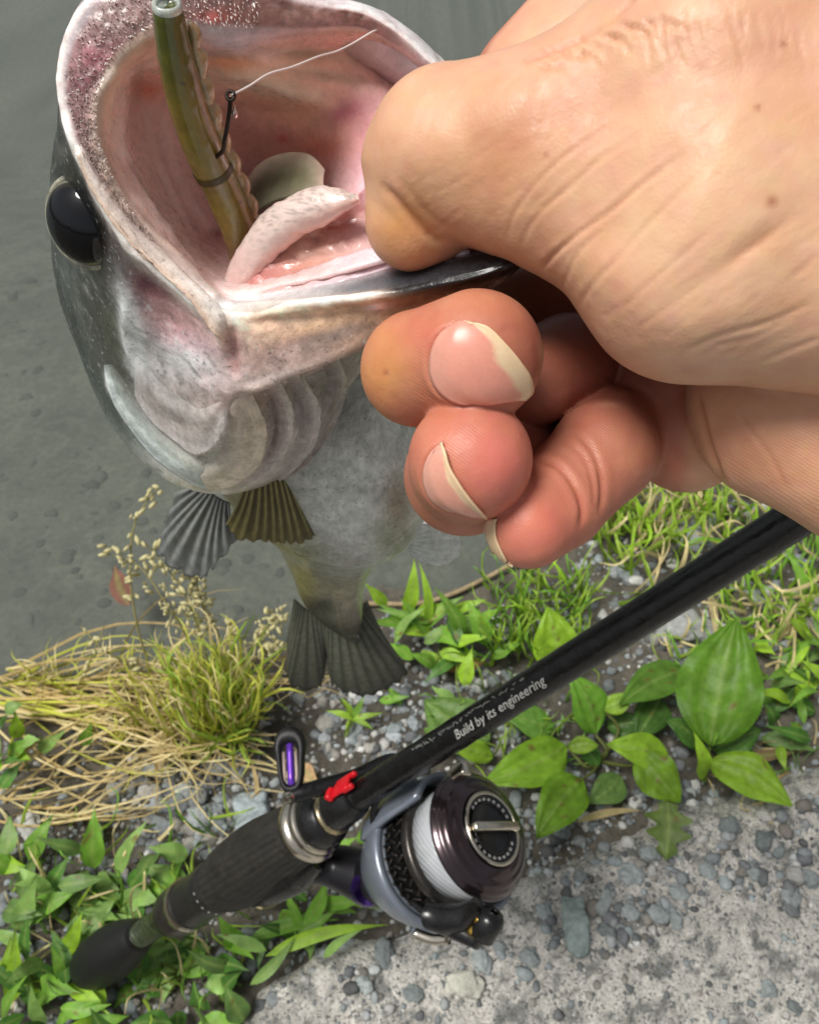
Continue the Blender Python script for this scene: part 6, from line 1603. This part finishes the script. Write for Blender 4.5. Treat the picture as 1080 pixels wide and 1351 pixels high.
wn = fbm(wv[:, 0] * 0.7, wv[:, 1] * 0.7, wv[:, 2] * 0.7, 4, 61)
wc *= (1 + 0.35 * wn)[:, None]
spk = vnoise(wv[:, 0] * 3.0, wv[:, 1] * 3.0, wv[:, 2] * 3.0, 62)
wc *= np.where(spk > 0.93, 0.35, 1.0)[:, None]
wormm = material('soft_plastic', attr='Col', rough=0.22, spec=0.55, sss=0.5, sss_r=(0.8, 0.7, 0.25), sss_s=0.002, var=0.12, vscale=500, coat=0.6, coat_r=0.08, bump=[('noise', 700, 0.3, 0.0004, None)])
Ww = C2W(wv * 0.001)
worm = put('soft_bait', Ww, wf, wormm, cols=np.clip(wc, 0.003, 1))
tag(worm, 'olive green soft plastic worm bait sticking out of the fish mouth', 'fishing lure')
# translucent lumpy fringe down the bait's edge and its glassy cut end
cl = material('clear_plastic', alb(180, 160, 120), rough=0.12, spec=0.6, sss=0.6, sss_r=(1, 0.8, 0.5), sss_s=0.002, coat=0.8, coat_r=0.05, var=0.2, vscale=900)
fr_path = wpath[8:80] + np.array([0.82, 0.55, 0.1]) * (2.75 + 0.5 * np.abs(np.sin(np.linspace(0, 30, 72))))[:, None]
v, f = tube(C2W(fr_path * 0.001), (0.0008 + 0.0005 * np.abs(np.sin(np.linspace(0.3, 30, 72)))) * np.interp(np.linspace(0, 1, 72), [0, 0.1, 1], [0.4, 1, 1]), 10)
put('fringe', v, f, cl, worm)
ax = wpath[0] - wpath[3]
v, f = lathe(C2W(wpath[0] * 0.001), C2W(wpath[0] * 0.001) - C2W(wpath[3] * 0.001), [(0.0, 0.0010), (0.0004, 0.0015), (0.0003, 0.0018), (-0.0004, 0.0019), (-0.0010, 0.0017)], 24)
put('cut_end', v, f, material('cut_end', alb(196, 206, 196), rough=0.08, spec=0.8, sss=0.3, sss_s=0.001, coat=1.0, coat_r=0.03, var=0.3, vscale=900), worm)
# seam band round the bait
s0 = 47
v, f = tube(wpath[s0:s0 + 3] * 1.0, wr[s0:s0 + 3] + 0.12, 26, False)
put('seam', C2W(v * 0.001), f, material('seam', alb(70, 60, 20), rough=0.4), worm)
hookm = material('hook_metal', alb(52, 44, 40), rough=0.35, metal=0.8, var=0.3, vscale=900)
hp_ = catmull(np.array([C(*p) for p in [(304, 128, 113), (303, 145, 114), (300, 165, 115.5), (296, 186, 117), (294, 198, 119), (284, 208, 121)]]), 8)
v, f = tube(C2W(hp_ * 0.001), 0.00032, 8)
hook = put('fish_hook', v, f, hookm)
tag(hook, 'dark thin fishing hook shank pushed through the worm bait', 'hook')
a = np.linspace(0, 2 * math.pi, 18)
eyeh = np.stack([C(304, 126, 113)[0] + 0.55 * np.cos(a), C(304, 126, 113)[1] + 0.65 * np.sin(a), np.full(18, 113.0)], 1)
v, f = tube(C2W(eyeh * 0.001), 0.00025, 6); put('hook_eye', v, f, hookm, hook)
a = C(308, 147, 113.6)
v, f = lathe(C2W(C(309, 150, 113.8) * 0.001), UP, [(-0.0006, 0.0001), (-0.0004, 0.0004), (0, 0.00045), (0.0006, 0.0002), (0.0012, 0.00005)], 14)
drop = put('water_drop', v, f, material('water_drop', (0.9, 0.9, 0.9), rough=0.02, trans=1.0, ior=1.33)); tag(drop, 'tiny clear water drop hanging on the dark hook', 'water drop')
lp = catmull(np.array([C(*p) for p in [(304, 126, 112.8), (330, 112, 114), (352, 98, 115.5), (385, 88, 118), (420, 74, 121), (447, 66, 124), (470, 54, 125.5), (492, 41, 125.8), (499, 40, 128), (503, 46, 133)]]), 8)
v, f = tube(C2W(lp * 0.001), 0.00016, 6)
ln = put('fishing_line', v, f, material('line_clear', alb(226, 216, 210, 0.9), rough=0.15, spec=0.8, coat=0.6))
tag(ln, 'thin clear fishing line tied to the hook, crossing the open mouth', 'fishing line')
